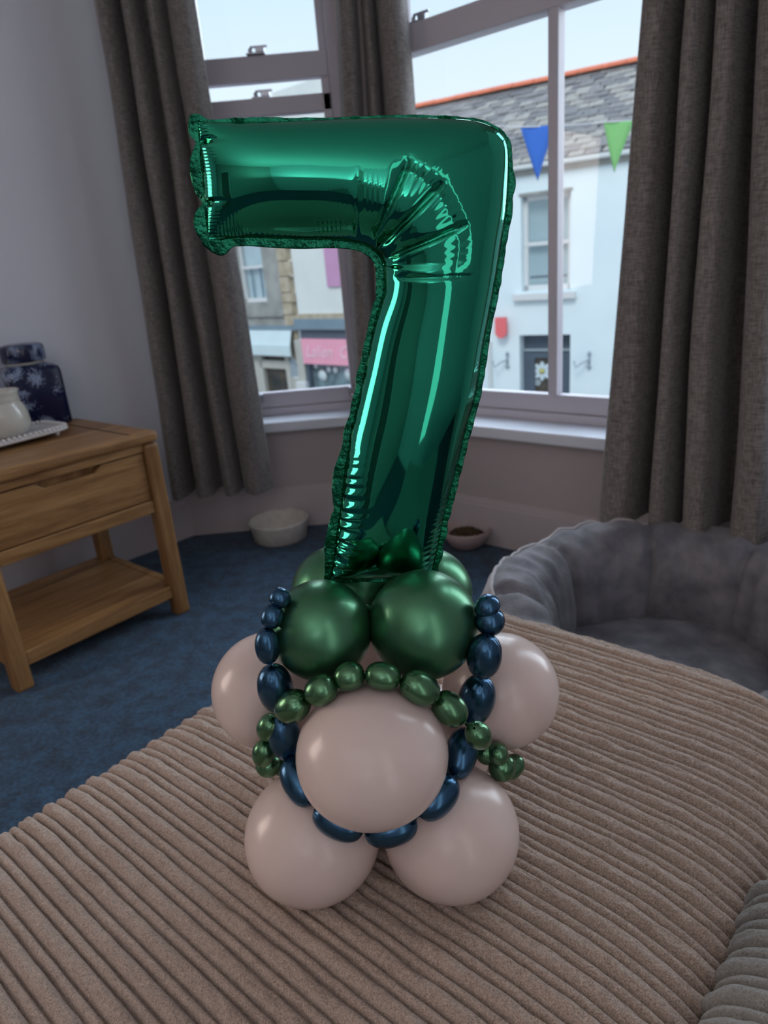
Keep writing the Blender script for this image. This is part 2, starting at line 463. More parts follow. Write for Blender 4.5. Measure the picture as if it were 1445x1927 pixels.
# ------------------------------------------------------------------ room shell
L0 = np.array([-0.790, 2.690]); C0 = np.array([-0.026, 2.690])
dB = np.array([0.749, -0.6626]); C1 = C0 + dB * 1.42
dC = np.array([0.07, -0.9975]); C2 = C1 + dC * 0.78
dR = np.array([-0.703, -0.711])
R0 = C2 + dB * 0.95
L1 = L0 + dR * 4.4; R1 = R0 + dR * 4.0
CEIL = 2.55
def poly_slab(name, pts, z0, z1, m):
    o = MB().prism([tuple(p) for p in pts], z0, z1).build(name, m)
    return tag(o, kind='structure')
outer = [L0, C0, C1, C2, R0, R1, L1]
cen = sum(outer) / len(outer)
fl = [cen + (p - cen) * 1.03 for p in outer][::-1]
poly_slab('floor', fl, -0.08, 0.0, MT['carpet'])
poly_slab('ceiling', fl, CEIL, CEIL + 0.08, MT['ceil'])

TH = 0.30
def seg(p, q):
    """frame along wall from p to q with +y pointing OUT of the room (room is on the right of p->q ... left hand is outside)"""
    d = np.array(q) - np.array(p)
    return frame2((p[0], p[1], 0), d), float(np.linalg.norm(d))
def wall(name, p, q, m, th=0.12, x0=0, x1=None, z0=0, z1=CEIL):
    M, Ln = seg(p, q)
    x1 = Ln if x1 is None else x1
    o = MB().box(x0, x1, 0, th, z0, z1).build(name, m, mw=M)
    return tag(o, kind='structure')
# walking clockwise seen from above (L0 -> C0 -> C1 ...) puts +y outside
wall('wall_left', L1, L0, MT['wall'], 0.12, x1=4.4)
wall('wall_right', R0, R1, MT['wall'], 0.12)
wall('wall_front', C2, R0, MT['wall'], 0.12)

SILL_Z, FR_Z0, HEAD = 0.445, 0.47, 2.30
def bay(side, n, p, q, wx0, wx1, bars, two_rails):
    M, Ln = seg(p, q)
    mb = MB()
    mb.box(0, Ln, 0, 0.25, 0, SILL_Z - 0.04)
    mb.box(0, wx0, 0, 0.25, SILL_Z - 0.04, HEAD)
    mb.box(wx1, Ln, 0, 0.25, SILL_Z - 0.04, HEAD)
    mb.box(0, Ln, 0, 0.25, HEAD, CEIL)
    tag(mb.build('wall_bay_' + side, MT['bay'], mw=M), kind='structure')
    # skirting with moulded top
    sk = MB().box(0, Ln, -0.018, 0, 0, 0.145).box(0, Ln, -0.012, 0, 0.145, 0.158).box(0, Ln, -0.006, 0, 0.158, 0.168)
    tag(sk.build('baseboard_bay_' + side, MT['gloss'], mw=M), kind='structure')
    s = MB().box(-0.0 if side != 'left' else 0, Ln, -0.05, 0.12, SILL_Z - 0.04, SILL_Z)
    tag(s.build('windowsill_' + side, MT['sill'], mw=M, bevel=0.006), kind='structure')
    root = empty('window_%d' % n, kind='structure'); root.matrix_local = M
    a, b = wx0, wx1
    yo = 0.115
    # box frame
    MB().box(a, a + 0.045, yo - 0.03, yo + 0.07, SILL_Z, HEAD).box(b - 0.045, b, yo - 0.03, yo + 0.07, SILL_Z, HEAD) \
        .box(a, b, yo - 0.03, yo + 0.07, HEAD - 0.05, HEAD).box(a, b, yo - 0.03, yo + 0.07, SILL_Z, SILL_Z + 0.03).build('window_frame', MT['sash'], root, 0.004)
    a += 0.045; b -= 0.045
    # lower sash (inner)
    ls = MB().box(a, b, yo - 0.02, yo + 0.02, SILL_Z + 0.03, 0.535)
    ls.box(a, a + 0.03, yo - 0.02, yo + 0.02, 0.535, 1.61).box(b - 0.03, b, yo - 0.02, yo + 0.02, 0.535, 1.61)
    if two_rails:
        ls.box(a, b, yo - 0.02, yo + 0.02, 1.505, 1.562)
    ls.build('lower_sash', MT['sash'], root, 0.004)
    us = MB().box(a, b, yo - 0.02 if not two_rails else yo + 0.0, yo + 0.045, 1.615, 1.695)
    us.box(a, a + 0.03, yo + 0.02, yo + 0.05, 1.695, HEAD - 0.05).box(b - 0.03, b, yo + 0.02, yo + 0.05, 1.695, HEAD - 0.05)
    us.build('upper_sash', MT['sash'], root, 0.004)
    MB().box(a + 0.03, b - 0.03, yo - 0.002, yo + 0.002, 0.535, 1.505 if two_rails else 1.615).build('pane', MT['glass'], root)
    MB().box(a + 0.03, b - 0.03, yo + 0.032, yo + 0.036, 1.695, HEAD - 0.05).build('pane', MT['glass'], root)
    for x in bars:
        MB().box(x - 0.016, x + 0.016, yo - 0.022, yo + 0.022, 0.535, 1.615).box(x - 0.014, x + 0.014, yo + 0.015, yo + 0.05, 1.695, HEAD - 0.05) \
            .build('glazing_bar', MT['sash'], root, 0.003)
    return root, M, a, b, yo
rootA, MA, aA, bA, yA = bay('left', 1, L0, C0, 0.225, 0.775, [], True)
rootB, MBm, aB, bB, yB = bay('centre', 2, C0, C1, 0.120, 1.335, [0.735], False)
rootC, MC, aC, bC, yC = bay('right', 3, C1, C2, 0.10, 0.70, [], False)
# latches and lifts
def latch(root, x, y, z):
    mb = MB().box(x - 0.045, x + 0.02, y - 0.012, y + 0.012, z, z + 0.006)
    mb.box(x - 0.012, x + 0.018, y - 0.008, y + 0.008, z + 0.006, z + 0.022).box(x - 0.03, x + 0.03, y - 0.006, y + 0.004, z + 0.020, z + 0.027)
    mb.lathe([(0.008, 0), (0.008, 0.012), (0.004, 0.016)], 10, Matrix.Translation((x - 0.03, y, z + 0.006)))
    mb.build('sash_latch', MT['brass'], root, 0.002)
latch(rootA, 0.497, yA - 0.0, 1.695)
latch(rootA, 0.497, yA - 0.0, 1.562)
latch(rootB, 0.27, yB - 0.0, 1.695)
for x in (0.335, 0.705):
    mb = MB().box(x - 0.014, x + 0.014, yA - 0.028, yA - 0.02, 0.498, 0.535)
    mb.box(x - 0.014, x + 0.014, yA - 0.052, yA - 0.02, 0.530, 0.536)
    mb.box(x - 0.006, x + 0.006, yA - 0.048, yA - 0.020, 0.494, 0.501)
    mb.build('sash_lift', MT['brass'], rootA, 0.002)
# left wall skirting
M, Ln = seg(L1, L0)
tag(MB().box(0, Ln, -0.018, 0, 0, 0.145).box(0, Ln, -0.010, 0, 0.145, 0.165).build('baseboard_left', MT['gloss'], mw=M), kind='structure')
M, Ln = seg(C2, R0)
tag(MB().box(0, Ln, -0.018, 0, 0, 0.145).box(0, Ln, -0.010, 0, 0.145, 0.165).build('baseboard_front', MT['gloss'], mw=M), kind='structure')
# back wall with a doorway filled by one dark panel
M, Ln = seg(R1, L1)
mb = MB().box(0, 1.9, 0, 0.12, 0, CEIL).box(2.75, Ln, 0, 0.12, 0, CEIL).box(1.9, 2.75, 0, 0.12, 2.05, CEIL)
tag(mb.build('wall_back', MT['magnolia'], mw=M), kind='structure')
mb = MB().box(1.86, 1.92, -0.02, 0.14, 0, 2.08).box(2.73, 2.79, -0.02, 0.14, 0, 2.08).box(1.86, 2.79, -0.02, 0.14, 2.03, 2.09)
tag(mb.build('trim_1', MT['gloss'], mw=M), kind='structure')
tag(MB().box(1.92, 2.73, 0.05, 0.09, 0.01, 2.03).build('door_1', MT['umber'], mw=M, bevel=0.004), kind='structure')
# portals on the three bay windows
for Mx, a, b in ((MA, aA, bA), (MBm, aB, bB), (MC, aC, bC)):
    c = Mx @ Vector(((a + b) / 2, 0.19, (0.5 + HEAD) / 2)); lk = Mx @ Vector(((a + b) / 2, -1, (0.5 + HEAD) / 2))
    area('window_portal', c, lk, b - a, HEAD - 0.5, 1, (1, 1, 1), portal=True)

# ------------------------------------------------------------------ curtains
def smooth_path(pts, n):
    pts = np.array(pts, float)
    t = np.arange(len(pts))
    P = np.vstack([2 * pts[0] - pts[1], pts, 2 * pts[-1] - pts[-2]])
    out = []
    for u in np.linspace(0, len(pts) - 1, n):
        i = min(int(u), len(pts) - 2); f = u - i
        p0, p1, p2, p3 = P[i], P[i + 1], P[i + 2], P[i + 3]
        out.append(0.5 * ((2 * p1) + (-p0 + p2) * f + (2 * p0 - 5 * p1 + 4 * p2 - p3) * f * f + (-p0 + 3 * p1 - 3 * p2 + p3) * f ** 3))
    return np.array(out)
def curtain(p0b, p1b, p0t, p1t, zb, folds, label, seed, depth=0.066, nrm=None, ztop=2.36):
    """folds: list of (fraction, depth factor) control points along the width; bottom line p0b->p1b, line at z=1.5 p0t->p1t"""
    rng = random.Random(seed)
    p0b, p1b, p0t, p1t = [np.array(p, float) for p in (p0b, p1b, p0t, p1t)]
    prof = smooth_path(folds, 220)
    nz = 60
    d = (p1b - p0b); d /= np.linalg.norm(d)
    n = np.array([d[1], -d[0]]) if nrm is None else np.array(nrm)
    P = np.zeros((2 * len(prof), nz, 3))
    for j in range(nz):
        f = j / (nz - 1)
        z = zb + (ztop - zb) * f
        k = (z - zb) / (1.5 - zb)
        a = p0b + (p0t - p0b) * k; b = p1b + (p1t - p1b) * k
        amp = depth * (1.0 - 0.25 * f)
        wob = 0.006 * math.sin(z * 5 + seed) * (1 - f)
        for i, (u, v) in enumerate(prof):
            nn = noise.noise(Vector((u * 6, z * 2.2, seed))) * 0.008
            xy = a + (b - a) * u + n * (amp * v + nn) + d * (wob * math.sin(u * 9) + 0.004 * noise.noise(Vector((u * 5, z * 3, seed + 9))))
            P[i, j] = (xy[0], xy[1], z)
            xy2 = xy - n * 0.006
            P[2 * len(prof) - 1 - i, j] = (xy2[0], xy2[1], z)
    root = empty('curtain', (*((p0b + p1b) / 2), zb), label=label, cat='curtain')
    P -= np.array([*((p0b + p1b) / 2), zb])
    grid_obj('curtain_cloth', P, MT['curtain'], root, closed=True)
    # stitched hem band
    H = P[:, :3].copy()
    H[:, 1, 2] = 0.05; H[:, 2, 2] = 0.055
    return root
curtain((-0.795, 2.50), (-0.405, 2.50), (-0.745, 2.50), (-0.430, 2.50), 0.228,
        [(0, -.3), (.06, .6), (.13, .9), (.19, .3), (.215, -1.0), (.25, -.7), (.29, .5), (.36, .9), (.42, .4), (.45, -1), (.50, -.6), (.54, .6), (.60, 1), (.66, .5), (.70, -.5), (.75, .5), (.84, 1.1), (.93, .9), (1.0, -.1)],
        'grey-brown curtain hanging beside the bare left wall, behind the oak side table', 3)
curtain((-0.085, 2.585), (0.235, 2.555), (-0.028, 2.585), (0.212, 2.555), 0.235,
        [(0, -.2), (.08, .8), (.2, .9), (.27, .4), (.31, -1), (.38, -.3), (.43, .7), (.5, .5), (.55, -.9), (.62, .6), (.75, 1.1), (.9, .7), (1, -.3)],
        'narrow grey-brown curtain at the bay corner, directly behind the foil number seven', 11)
n3 = np.array([-0.6626, -0.749])
curtain((0.614, 1.847), (0.949, 1.547), (0.667, 1.801), (0.893, 1.600), 0.270,
        [(0, -.2), (.05, .8), (.14, 1.0), (.22, .7), (.26, -1.0), (.30, -1.2), (.33, .4), (.37, 1.0), (.44, .8), (.475, -1.1), (.50, -1.0), (.53, .7), (.60, .9), (.66, .6), (.69, -1.2), (.76, -1.4), (.79, .4), (.86, 1.0), (.95, .9), (1.0, -.4)],
        'wide grey-brown curtain with deep folds, hanging behind the grey dog bed', 23, depth=0.068, nrm=n3)
MB().tube([(0.63, 1.77, 2.38), (0.96, 1.48, 2.38)], 0.012).build('curtain_pole', MT['brass'])
MB().tube([(-0.80, 2.50, 2.38), (-0.40, 2.50, 2.38)], 0.012).build('curtain_pole', MT['brass'])
MB().tube([(-0.10, 2.585, 2.38), (0.25, 2.555, 2.38)], 0.012).build('curtain_pole', MT['brass'])
for o, l in zip([o for o in COL.objects if o.name.startswith('curtain_pole')], ('right bay corner', 'left bay window', 'middle bay corner')):
    tag(o, 'metal curtain pole above the curtain at the ' + l, 'curtain pole')

# ------------------------------------------------------------------ oak side table
eT = np.array([0.663, 0.748])
PT = np.array([-0.640, 1.997])
TM = frame2((PT[0], PT[1], 0), -eT)       # local x runs from front-right corner towards front-left, y runs ... 
# local y = 90deg ccw of -e = (0.748,-0.663) -> towards the room; so depth is negative y
tb = empty('side_table', label='oak side table with one drawer and a low shelf, beside the left wall', cat='table')
tb.matrix_local = TM
TW, TD = 0.545, 0.47
lg = 0.046
for i, (x, y) in enumerate([(0, -lg), (TW - lg, -lg), (0, -TD), (TW - lg, -TD)]):
    MB().box(x, x + lg, y, y + lg, 0, 0.552).build('leg', MT['oakv'], tb, 0.007)
MB().box(-0.003, TW + 0.003, -TD - 0.003, 0.003, 0.556, 0.588).build('table_top', MT['oak'], tb, 0.010, segs=3)
MB().box(0.07, 0.075, -TD + 0.02, -0.02, 0.5872, 0.5886).build('breadboard_joint', MT['dark'], tb)
MB().box(lg, TW - lg, -0.034, -0.008, 0.533, 0.556).build('top_rail', MT['oak'], tb, 0.002)
MB().box(lg, TW - lg, -0.034, -0.008, 0.347, 0.385).build('bottom_rail', MT['oak'], tb, 0.003)
MB().box(0.010, 0.030, -TD + lg, -lg, 0.347, 0.556).build('side_panel', MT['oak'], tb, 0.002)
MB().box(TW - 0.030, TW - 0.010, -TD + lg, -lg, 0.347, 0.556).build('side_panel', MT['oak'], tb, 0.002)
MB().box(lg, TW - lg, -TD + 0.008, -TD + 0.03, 0.347, 0.556).build('back_panel', MT['oak'], tb, 0.002)
# drawer front with a scooped finger pull along the top edge
dr = []
x0, x1, z0, z1 = lg + 0.003, TW - lg - 0.003, 0.388, 0.529
prof = [(x0, z0), (x1, z0), (x1, z1), (x1 - 0.13, z1), (x1 - 0.155, z1 - 0.018), (x0 + 0.155, z1 - 0.018), (x0 + 0.13, z1), (x0, z1)]
Mf = Matrix(((1, 0, 0, 0), (0, 0, -1, 0), (0, 1, 0, 0), (0, 0, 0, 1)))
df = MB().prism(prof, 0.012, 0.030, Mf).build('drawer', MT['oak'], tb, 0.002)
MB().box(x0, x1, -0.06, -0.036, z1 - 0.06, z1).build('drawer_recess', MT['oakv'], df)
MB().box(lg - 0.002, TW - lg + 0.002, -0.40, -0.035, 0.35, 0.353).build('drawer_bottom', MT['oak'], tb)
MB().box(0.012, TW - 0.012, -TD + 0.012, -0.012, 0.080, 0.100).build('shelf', MT['oak'], tb, 0.003)
MB().box(lg, TW - lg, -0.034, -0.008, 0.062, 0.103).build('shelf_rail', MT['oak'], tb, 0.003)
MB().box(lg, TW - lg, -TD + 0.008, -TD + 0.03, 0.062, 0.103).build('shelf_rail', MT['oak'], tb, 0.003)
MB().box(0.008, 0.034, -TD + lg, -lg, 0.062, 0.103).build('shelf_rail', MT['oak'], tb, 0.003)
MB().box(TW - 0.034, TW - 0.008, -TD + lg, -lg, 0.062, 0.103).build('shelf_rail', MT['oak'], tb, 0.003)

# china jar: square canister, rounded shoulders, round lid
def rsquare(h, r, n=6):
    out = []
    for k, (sx_, sy_) in enumerate([(1, 1), (-1, 1), (-1, -1), (1, -1)]):
        for i in range(n + 1):
            a = math.pi / 2 * (k + i / n)
            out.append((sx_ * (h - r) + r * math.cos(a), sy_ * (h - r) + r * math.sin(a)))
    return out
jar = empty('ginger_jar', (-1.088, 2.252, 0.588), math.radians(40), label='square dark blue and white floral china jar with round lid, behind the cream pot', cat='jar')
rings = [(0.080, 0.0, 0.02), (0.083, 0.006, 0.02), (0.083, 0.165, 0.02), (0.080, 0.180, 0.022), (0.068, 0.190, 0.03), (0.050, 0.195, 0.049)]
P = np.array([[(x, y, z) for (x, y) in rsquare(h, min(r, h * .98))] for h, z, r in rings])
P = np.concatenate([np.zeros((1, P.shape[1], 3)), P, np.array([[(0, 0, 0.195)] * P.shape[1]])]).transpose(1, 0, 2)
grid_obj('jar_body', P, MT['china'], jar, closed=True)
MB().lathe([(0.055, 0.190), (0.055, 0.202)], 40).build('jar_neck', MT['cream'], jar)
MB().lathe([(0.063, 0.202), (0.066, 0.206), (0.066, 0.243), (0.062, 0.251), (0.045, 0.256), (0.0001, 0.257)], 40).build('lid', MT['china'], jar)
# tray with beaded rim and ball feet, long side parallel to the table front
tray = empty('beaded_tray', label='white ceramic tray with a beaded edge and ball feet, under the cream pot', cat='tray')
tM = frame2((-0.963, 2.101, 0.588), (-0.60, -0.80))
tray.matrix_local = tM
pts = [(x + 0.20, y) for x, y in [(0.20 * math.copysign(abs(math.cos(a)) ** 0.30, math.cos(a)), 0.085 * math.copysign(abs(math.sin(a)) ** 0.30, math.sin(a))) for a in np.linspace(0, 2 * math.pi, 72, endpoint=False)]]
def ring_scale(s, z): return [((x - 0.20) * s + 0.20, y * s, z) for x, y in pts]
P = np.array([ring_scale(0.001, 0.014), ring_scale(0.92, 0.014), ring_scale(0.99, 0.016), ring_scale(1.0, 0.022), ring_scale(0.97, 0.026), ring_scale(0.90, 0.021), ring_scale(0.001, 0.020)]).transpose(1, 0, 2)
grid_obj('tray_plate', P, MT['white'], tray, closed=True)
for i in range(0, 72):
    p = ring_scale(0.975, 0.028)[i]
    if True:
        q = ring_scale(0.975, 0.028)[(i + 1) % 72]
cum = 0; last = None; beads = []
dense = []
R_ = ring_scale(0.965, 0.0275)
for i in range(72):
    a = np.array(R_[i]); b = np.array(R_[(i + 1) % 72])
    for t in np.linspace(0, 1, 12, endpoint=False): dense.append(a + (b - a) * t)
acc = 1
for i in range(len(dense)):
    if i: acc += np.linalg.norm(dense[i] - dense[i - 1])
    if acc > 0.0125: beads.append(dense[i]); acc = 0
bd0 = None
for p in beads:
    if bd0 is None:
        bd0 = MB().ball((0, 0, 0), 0.0062, 6).build('rim_bead', MT['white'], tray); bd0.location = p
    else:
        o = bd0.copy(); COL.objects.link(o); o.parent = tray; o.location = p
for x, y in ((0.04, 0.058), (0.04, -0.058), (0.36, 0.058), (0.36, -0.058)):
    MB().ball((x, y, 0.0075), 0.0078, 6).build('foot', MT['white'], tray)
pot = empty('cream_pot', (-1.055, 1.982, 0.6095), label='small cream glazed pot with narrow neck standing on the white tray', cat='pot')
MB().lathe([(0.0001, 0), (0.042, 0.0), (0.060, 0.012), (0.068, 0.035), (0.066, 0.062), (0.060, 0.084), (0.054, 0.094), (0.052, 0.098), (0.054, 0.102), (0.052, 0.110), (0.053, 0.122), (0.057, 0.130), (0.054, 0.131), (0.038, 0.112), (0.037, 0.09), (0.0001, 0.08)], 48).build('pot_body', MT['cream'], pot)

# ------------------------------------------------------------------ pet bowls
bw = empty('pet_bowl', (-0.415, 2.565, 0), label='large cream stoneware pet bowl with straight sides, empty, by the left bay skirting', cat='bowl')
MB().lathe([(0.0001, 0.006), (0.098, 0.0), (0.104, 0.004), (0.114, 0.070), (0.1165, 0.078), (0.113, 0.082), (0.107, 0.078), (0.101, 0.02), (0.090, 0.013), (0.0001, 0.012)], 56).build('bowl_body', MT['stone'], bw)
bw2 = empty('food_bowl', (0.290, 2.325, 0), label='small pale pink bowl holding dry pet food, beside the centre bay skirting', cat='bowl')
MB().lathe([(0.0001, 0.004), (0.045, 0.0), (0.062, 0.010), (0.080, 0.040), (0.088, 0.066), (0.085, 0.070), (0.080, 0.066), (0.070, 0.040), (0.050, 0.025), (0.0001, 0.022)], 48).build('bowl_body', MT['pinkc'], bw2)
rng = random.Random(5)
kb = MB()
for i in range(150):
    a = rng.random() * 6.283; r = 0.058 * math.sqrt(rng.random())
    kb.ball((0.290 + r * math.cos(a), 2.325 + r * math.sin(a), 0.043 + 0.016 * (1 - (r / 0.06) ** 2) + rng.random() * 0.004), 0.0055 + rng.random() * 0.002, 4, (1, 1, 0.7))
tag(kb.build('dry_pet_food', MT['kib']), 'brown dry pet food heaped in the small pink bowl', 'pet food', kind='stuff')

# ------------------------------------------------------------------ corduroy upholstery
def cord_profile(s):
    """rib height along the cross direction; alternating wide tufted and narrow ribs"""
    per = 0.0305
    u = (s / per) % 1.0
    h = np.zeros_like(u)
    a = u < 0.56
    x = (u - 0.27) / 0.265
    h = np.where(a, 0.0100 * np.sqrt(np.clip(1 - np.abs(x) ** 2.6, 0, 1)), h)
    x2 = (u - 0.775) / 0.165
    h = np.where(~a, 0.0074 * np.sqrt(np.clip(1 - np.abs(x2) ** 2.6, 0, 1)), h)
    return h, a
def vnoise(shape, seed, cells):
    rng = np.random.RandomState(seed)
    g = rng.rand(cells[0] + 2, cells[1] + 2)
    u = np.linspace(0, cells[0], shape[0]); v = np.linspace(0, cells[1], shape[1])
    iu = u.astype(int); iv = v.astype(int); fu = (u - iu)[:, None]; fv = (v - iv)[None]
    fu = fu * fu * (3 - 2 * fu); fv = fv * fv * (3 - 2 * fv)
    return (g[iu][:, iv] * (1 - fu) * (1 - fv) + g[iu + 1][:, iv] * fu * (1 - fv) + g[iu][:, iv + 1] * (1 - fu) * fv + g[iu + 1][:, iv + 1] * fu * fv) * 2 - 1
def resample(path, step):
    path = np.array(path, float)
    d = np.r_[0, np.cumsum(np.linalg.norm(np.diff(path, axis=0), axis=1))]
    n = int(d[-1] / step) + 1
    t = np.linspace(0, d[-1], n)
    return np.stack([np.interp(t, d, path[:, k]) for k in range(path.shape[1])], 1)
def cord_block(name, K, ex, ey, bprof, H, len_a, endr, m, parent, seed, tuft=0.0022, fit=None, da=0.00125, db=0.0045, phase=0.0, waves=0.0):
    """K: corner; a runs along -ex... (rows of ribs stack along a), b along ey (ribs run along b). bprof list of (b,z)."""
    bp = resample(smooth_path(bprof, 400), db)
    # path in a: up the far face, over rounded shoulder, along the top
    arc = [(endr * (1 - math.cos(t)), -endr * (1 - math.sin(t))) for t in np.linspace(0, math.pi / 2, 14)]
    apath = [(0.0, -H * 0.999), (0.0, -H * 0.5)] + arc + [(len_a, 0.0)]
    ap = resample(apath, da)
    s = np.r_[0, np.cumsum(np.linalg.norm(np.diff(ap, axis=0), axis=1))] + phase
    na, nb = len(ap), len(bp)
    h, wide = cord_profile(s)
    ta = np.gradient(ap, axis=0); ta /= np.linalg.norm(ta, axis=1)[:, None]
    tb_ = np.gradient(bp, axis=0); tb_ /= np.linalg.norm(tb_, axis=1)[:, None]
    K = np.array(K, float); ex = np.array([*ex, 0.0]); ey = np.array([*ey, 0.0]); ez = np.array([0, 0, 1.0])
    A = ap[:, 0][:, None]; DA = ap[:, 1][:, None]
    B = bp[:, 0][None]; ZB = bp[:, 1][None]
    zz = ZB * (H + DA) / H
    # corner rounding in plan
    bmid = (bprof[0][0] + bprof[-1][0]) / 2
    rr = 0.09
    ins = np.where(A < rr, rr - np.sqrt(np.clip(rr * rr - (rr - A) ** 2, 0, None)), 0)
    half = (bprof[-1][0] - bprof[0][0]) / 2
    Bq = bmid + (B - bmid) * (1 - ins / half)
    base = K[None, None] - A[..., None] * ex + Bq[..., None] * ey + zz[..., None] * ez
    # gentle waviness of rows
    if waves:
        wv = vnoise((na, nb), seed + 7, (int(len_a / 0.18) + 2, 6)) * waves
        base = base - wv[..., None] * ex
    # normals
    Ta = np.gradient(base, axis=0); Tb = np.gradient(base, axis=1)
    Nn = np.cross(Tb, Ta); Nn /= (np.linalg.norm(Nn, axis=2)[..., None] + 1e-12)
    if Nn[na // 2 + na // 4, nb // 2, 2] < 0: Nn = -Nn
    tn = vnoise((na, nb), seed, (na // 3, nb // 2)) * 0.55 + vnoise((na, nb), seed + 1, (na // 9, nb // 5)) * 0.8
    amp = np.where(wide, tuft, tuft * 0.35)[:, None] * (h > 0.001)[:, None]
    disp = h[:, None] * (1 + 0.12 * vnoise((na, nb), seed + 2, (na // 18, nb // 8))) + tn * amp
    big = vnoise((na, nb), seed + 3, (6, 5)) * 0.003
    V = base + (disp + big)[..., None] * Nn
    return grid_obj(name, V.astype(np.float32), m, parent)
eL = (0.667, 0.745); eR = (0.745, -0.667)
KO = (0.043, 1.273, 0)
ott = empty('ottoman', (0.0, 0.72, 0), label='taupe ribbed corduroy ottoman carrying the balloon display', cat='ottoman')
prof = [(-0.038, 0.0), (-0.038, 0.15), (-0.038, 0.30), (-0.034, 0.335), (-0.018, 0.362), (0.03, 0.376), (0.12, 0.381), (0.25, 0.383), (0.38, 0.384), (0.50, 0.383), (0.61, 0.381), (0.665, 0.373), (0.71, 0.355), (0.742, 0.318), (0.760, 0.25), (0.766, 0.13), (0.766, 0.0)]
o = cord_block('ottoman_cover', KO, eL, eR, prof, 0.383, 1.45, 0.045, MT['cord'], None, 4)
o.parent = ott; o.location = -np.array(ott.location)
# neighbouring seat cushion, its bunched edge shows in the near right corner
sf = empty('corduroy_cushion', (0.42, 0.30, 0), label='greyish ribbed corduroy cushion with bunched edge in the near right corner', cat='cushion')
KS = np.array([*KO[:2], 0]) - 0.30 * np.array([*eL, 0]) + 0.733 * np.array([*eR, 0])
prof = [(0.030, 0.0), (0.028, 0.12), (0.022, 0.22), (0.004, 0.30), (-0.008, 0.35), (0.004, 0.385), (0.035, 0.405), (0.09, 0.413), (0.25, 0.418), (0.40, 0.41), (0.45, 0.38), (0.46, 0.2), (0.46, 0.0)]
o = cord_block('cushion_cover', KS, eL, eR, prof, 0.418, 0.85, 0.06, MT['cord2'], None, 9, tuft=0.002, waves=0.012)
o.parent = sf; o.location = -np.array(sf.location)

# ------------------------------------------------------------------ dog bed
bed = empty('dog_bed', (0.602, 1.335, 0), label='round grey plush dog bed with puffy rim, on the carpet behind the ottoman', cat='dog bed')
def bed_ring():
    nu, nv = 240, 40
    P = np.zeros((nu, nv, 3))
    for i in range(nu):
        a = 2 * math.pi * i / nu
        Rm = 0.312 + 0.006 * math.sin(3 * a + 1)
        seg_ = abs(math.sin(a * 4 + 0.9))
        puff = 0.90 + 0.10 * seg_ ** 0.5
        hh = 0.250 + 0.045 * math.sin(a - 0.25) + 0.035 * max(0, math.cos(a)) + 0.008 * math.sin(5 * a)
        for j in range(nv):
            t = 2 * math.pi * j / nv
            c, s_ = math.cos(t), math.sin(t)
            rx, rz = 0.092 * puff, hh / 2 * (0.95 + 0.05 * puff)
            r = Rm + rx * math.copysign(abs(c) ** 0.85, c)
            z = hh / 2 + rz * math.copysign(abs(s_) ** 0.75, s_)
            r += 0.03 * (z / hh)
            n_ = noise.noise(Vector((a * 9, math.sin(t) * 2, math.cos(t) * 2))) * 0.010 + noise.noise(Vector((a * 28, math.sin(t) * 3, math.cos(t) * 3))) * 0.004
            # crease lines between the stuffed segments
            n_ -= 0.016 * math.exp(-(seg_ / 0.16) ** 2) * (1 if c < 0.3 else 0.4)
            P[i, j] = ((r + n_ * c) * math.cos(a), (r + n_ * c) * math.sin(a), z + n_ * s_ + 0.002)
    return P
P = bed_ring()
nv = P.shape[1]
def ring_part(name, js, m):
    grid_obj(name, np.concatenate([P[:, js]], 1), m, bed, closed=True)
inner_js = [j % nv for j in range(7, 29)]
outer_js = [j % nv for j in range(28, 48)]
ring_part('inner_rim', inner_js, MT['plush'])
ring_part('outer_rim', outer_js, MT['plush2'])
pip = [tuple(P[i % 240, 7] + np.array([0.002 * math.cos(2 * math.pi * i / 240), 0.002 * math.sin(2 * math.pi * i / 240), 0.002])) for i in range(241)]
MB().tube(pip, 0.0045, 8).build('piping', MT['plush2'], bed)
nu = 160; rs = np.linspace(0.0, 0.275, 40)
Q = np.zeros((nu, len(rs), 3))
for i in range(nu):
    a = 2 * math.pi * i / nu
    for j, r in enumerate(rs):
        x, y = r * math.cos(a), r * math.sin(a)
        z = 0.070 + 0.028 * (1 - (r / 0.275) ** 4) + 0.012 * noise.noise(Vector((x * 9, y * 9, 1))) + 0.006 * noise.noise(Vector((x * 24, y * 24, 3)))
        for bx, by in ((0.03, 0.08), (0.15, 0.1), (-0.12, -0.10), (-0.1, 0.13)):
            z -= 0.022 * math.exp(-((x - bx) ** 2 + (y - by) ** 2) / 0.0012)
        Q[i, j] = (x, y, z)
grid_obj('bed_cushion', Q, MT['plush'], bed, closed=True)
MB().lathe([(0.0001, 0.004), (0.33, 0.004), (0.33, 0.03), (0.0001, 0.03)], 60).build('bed_base', MT['plush2'], bed)

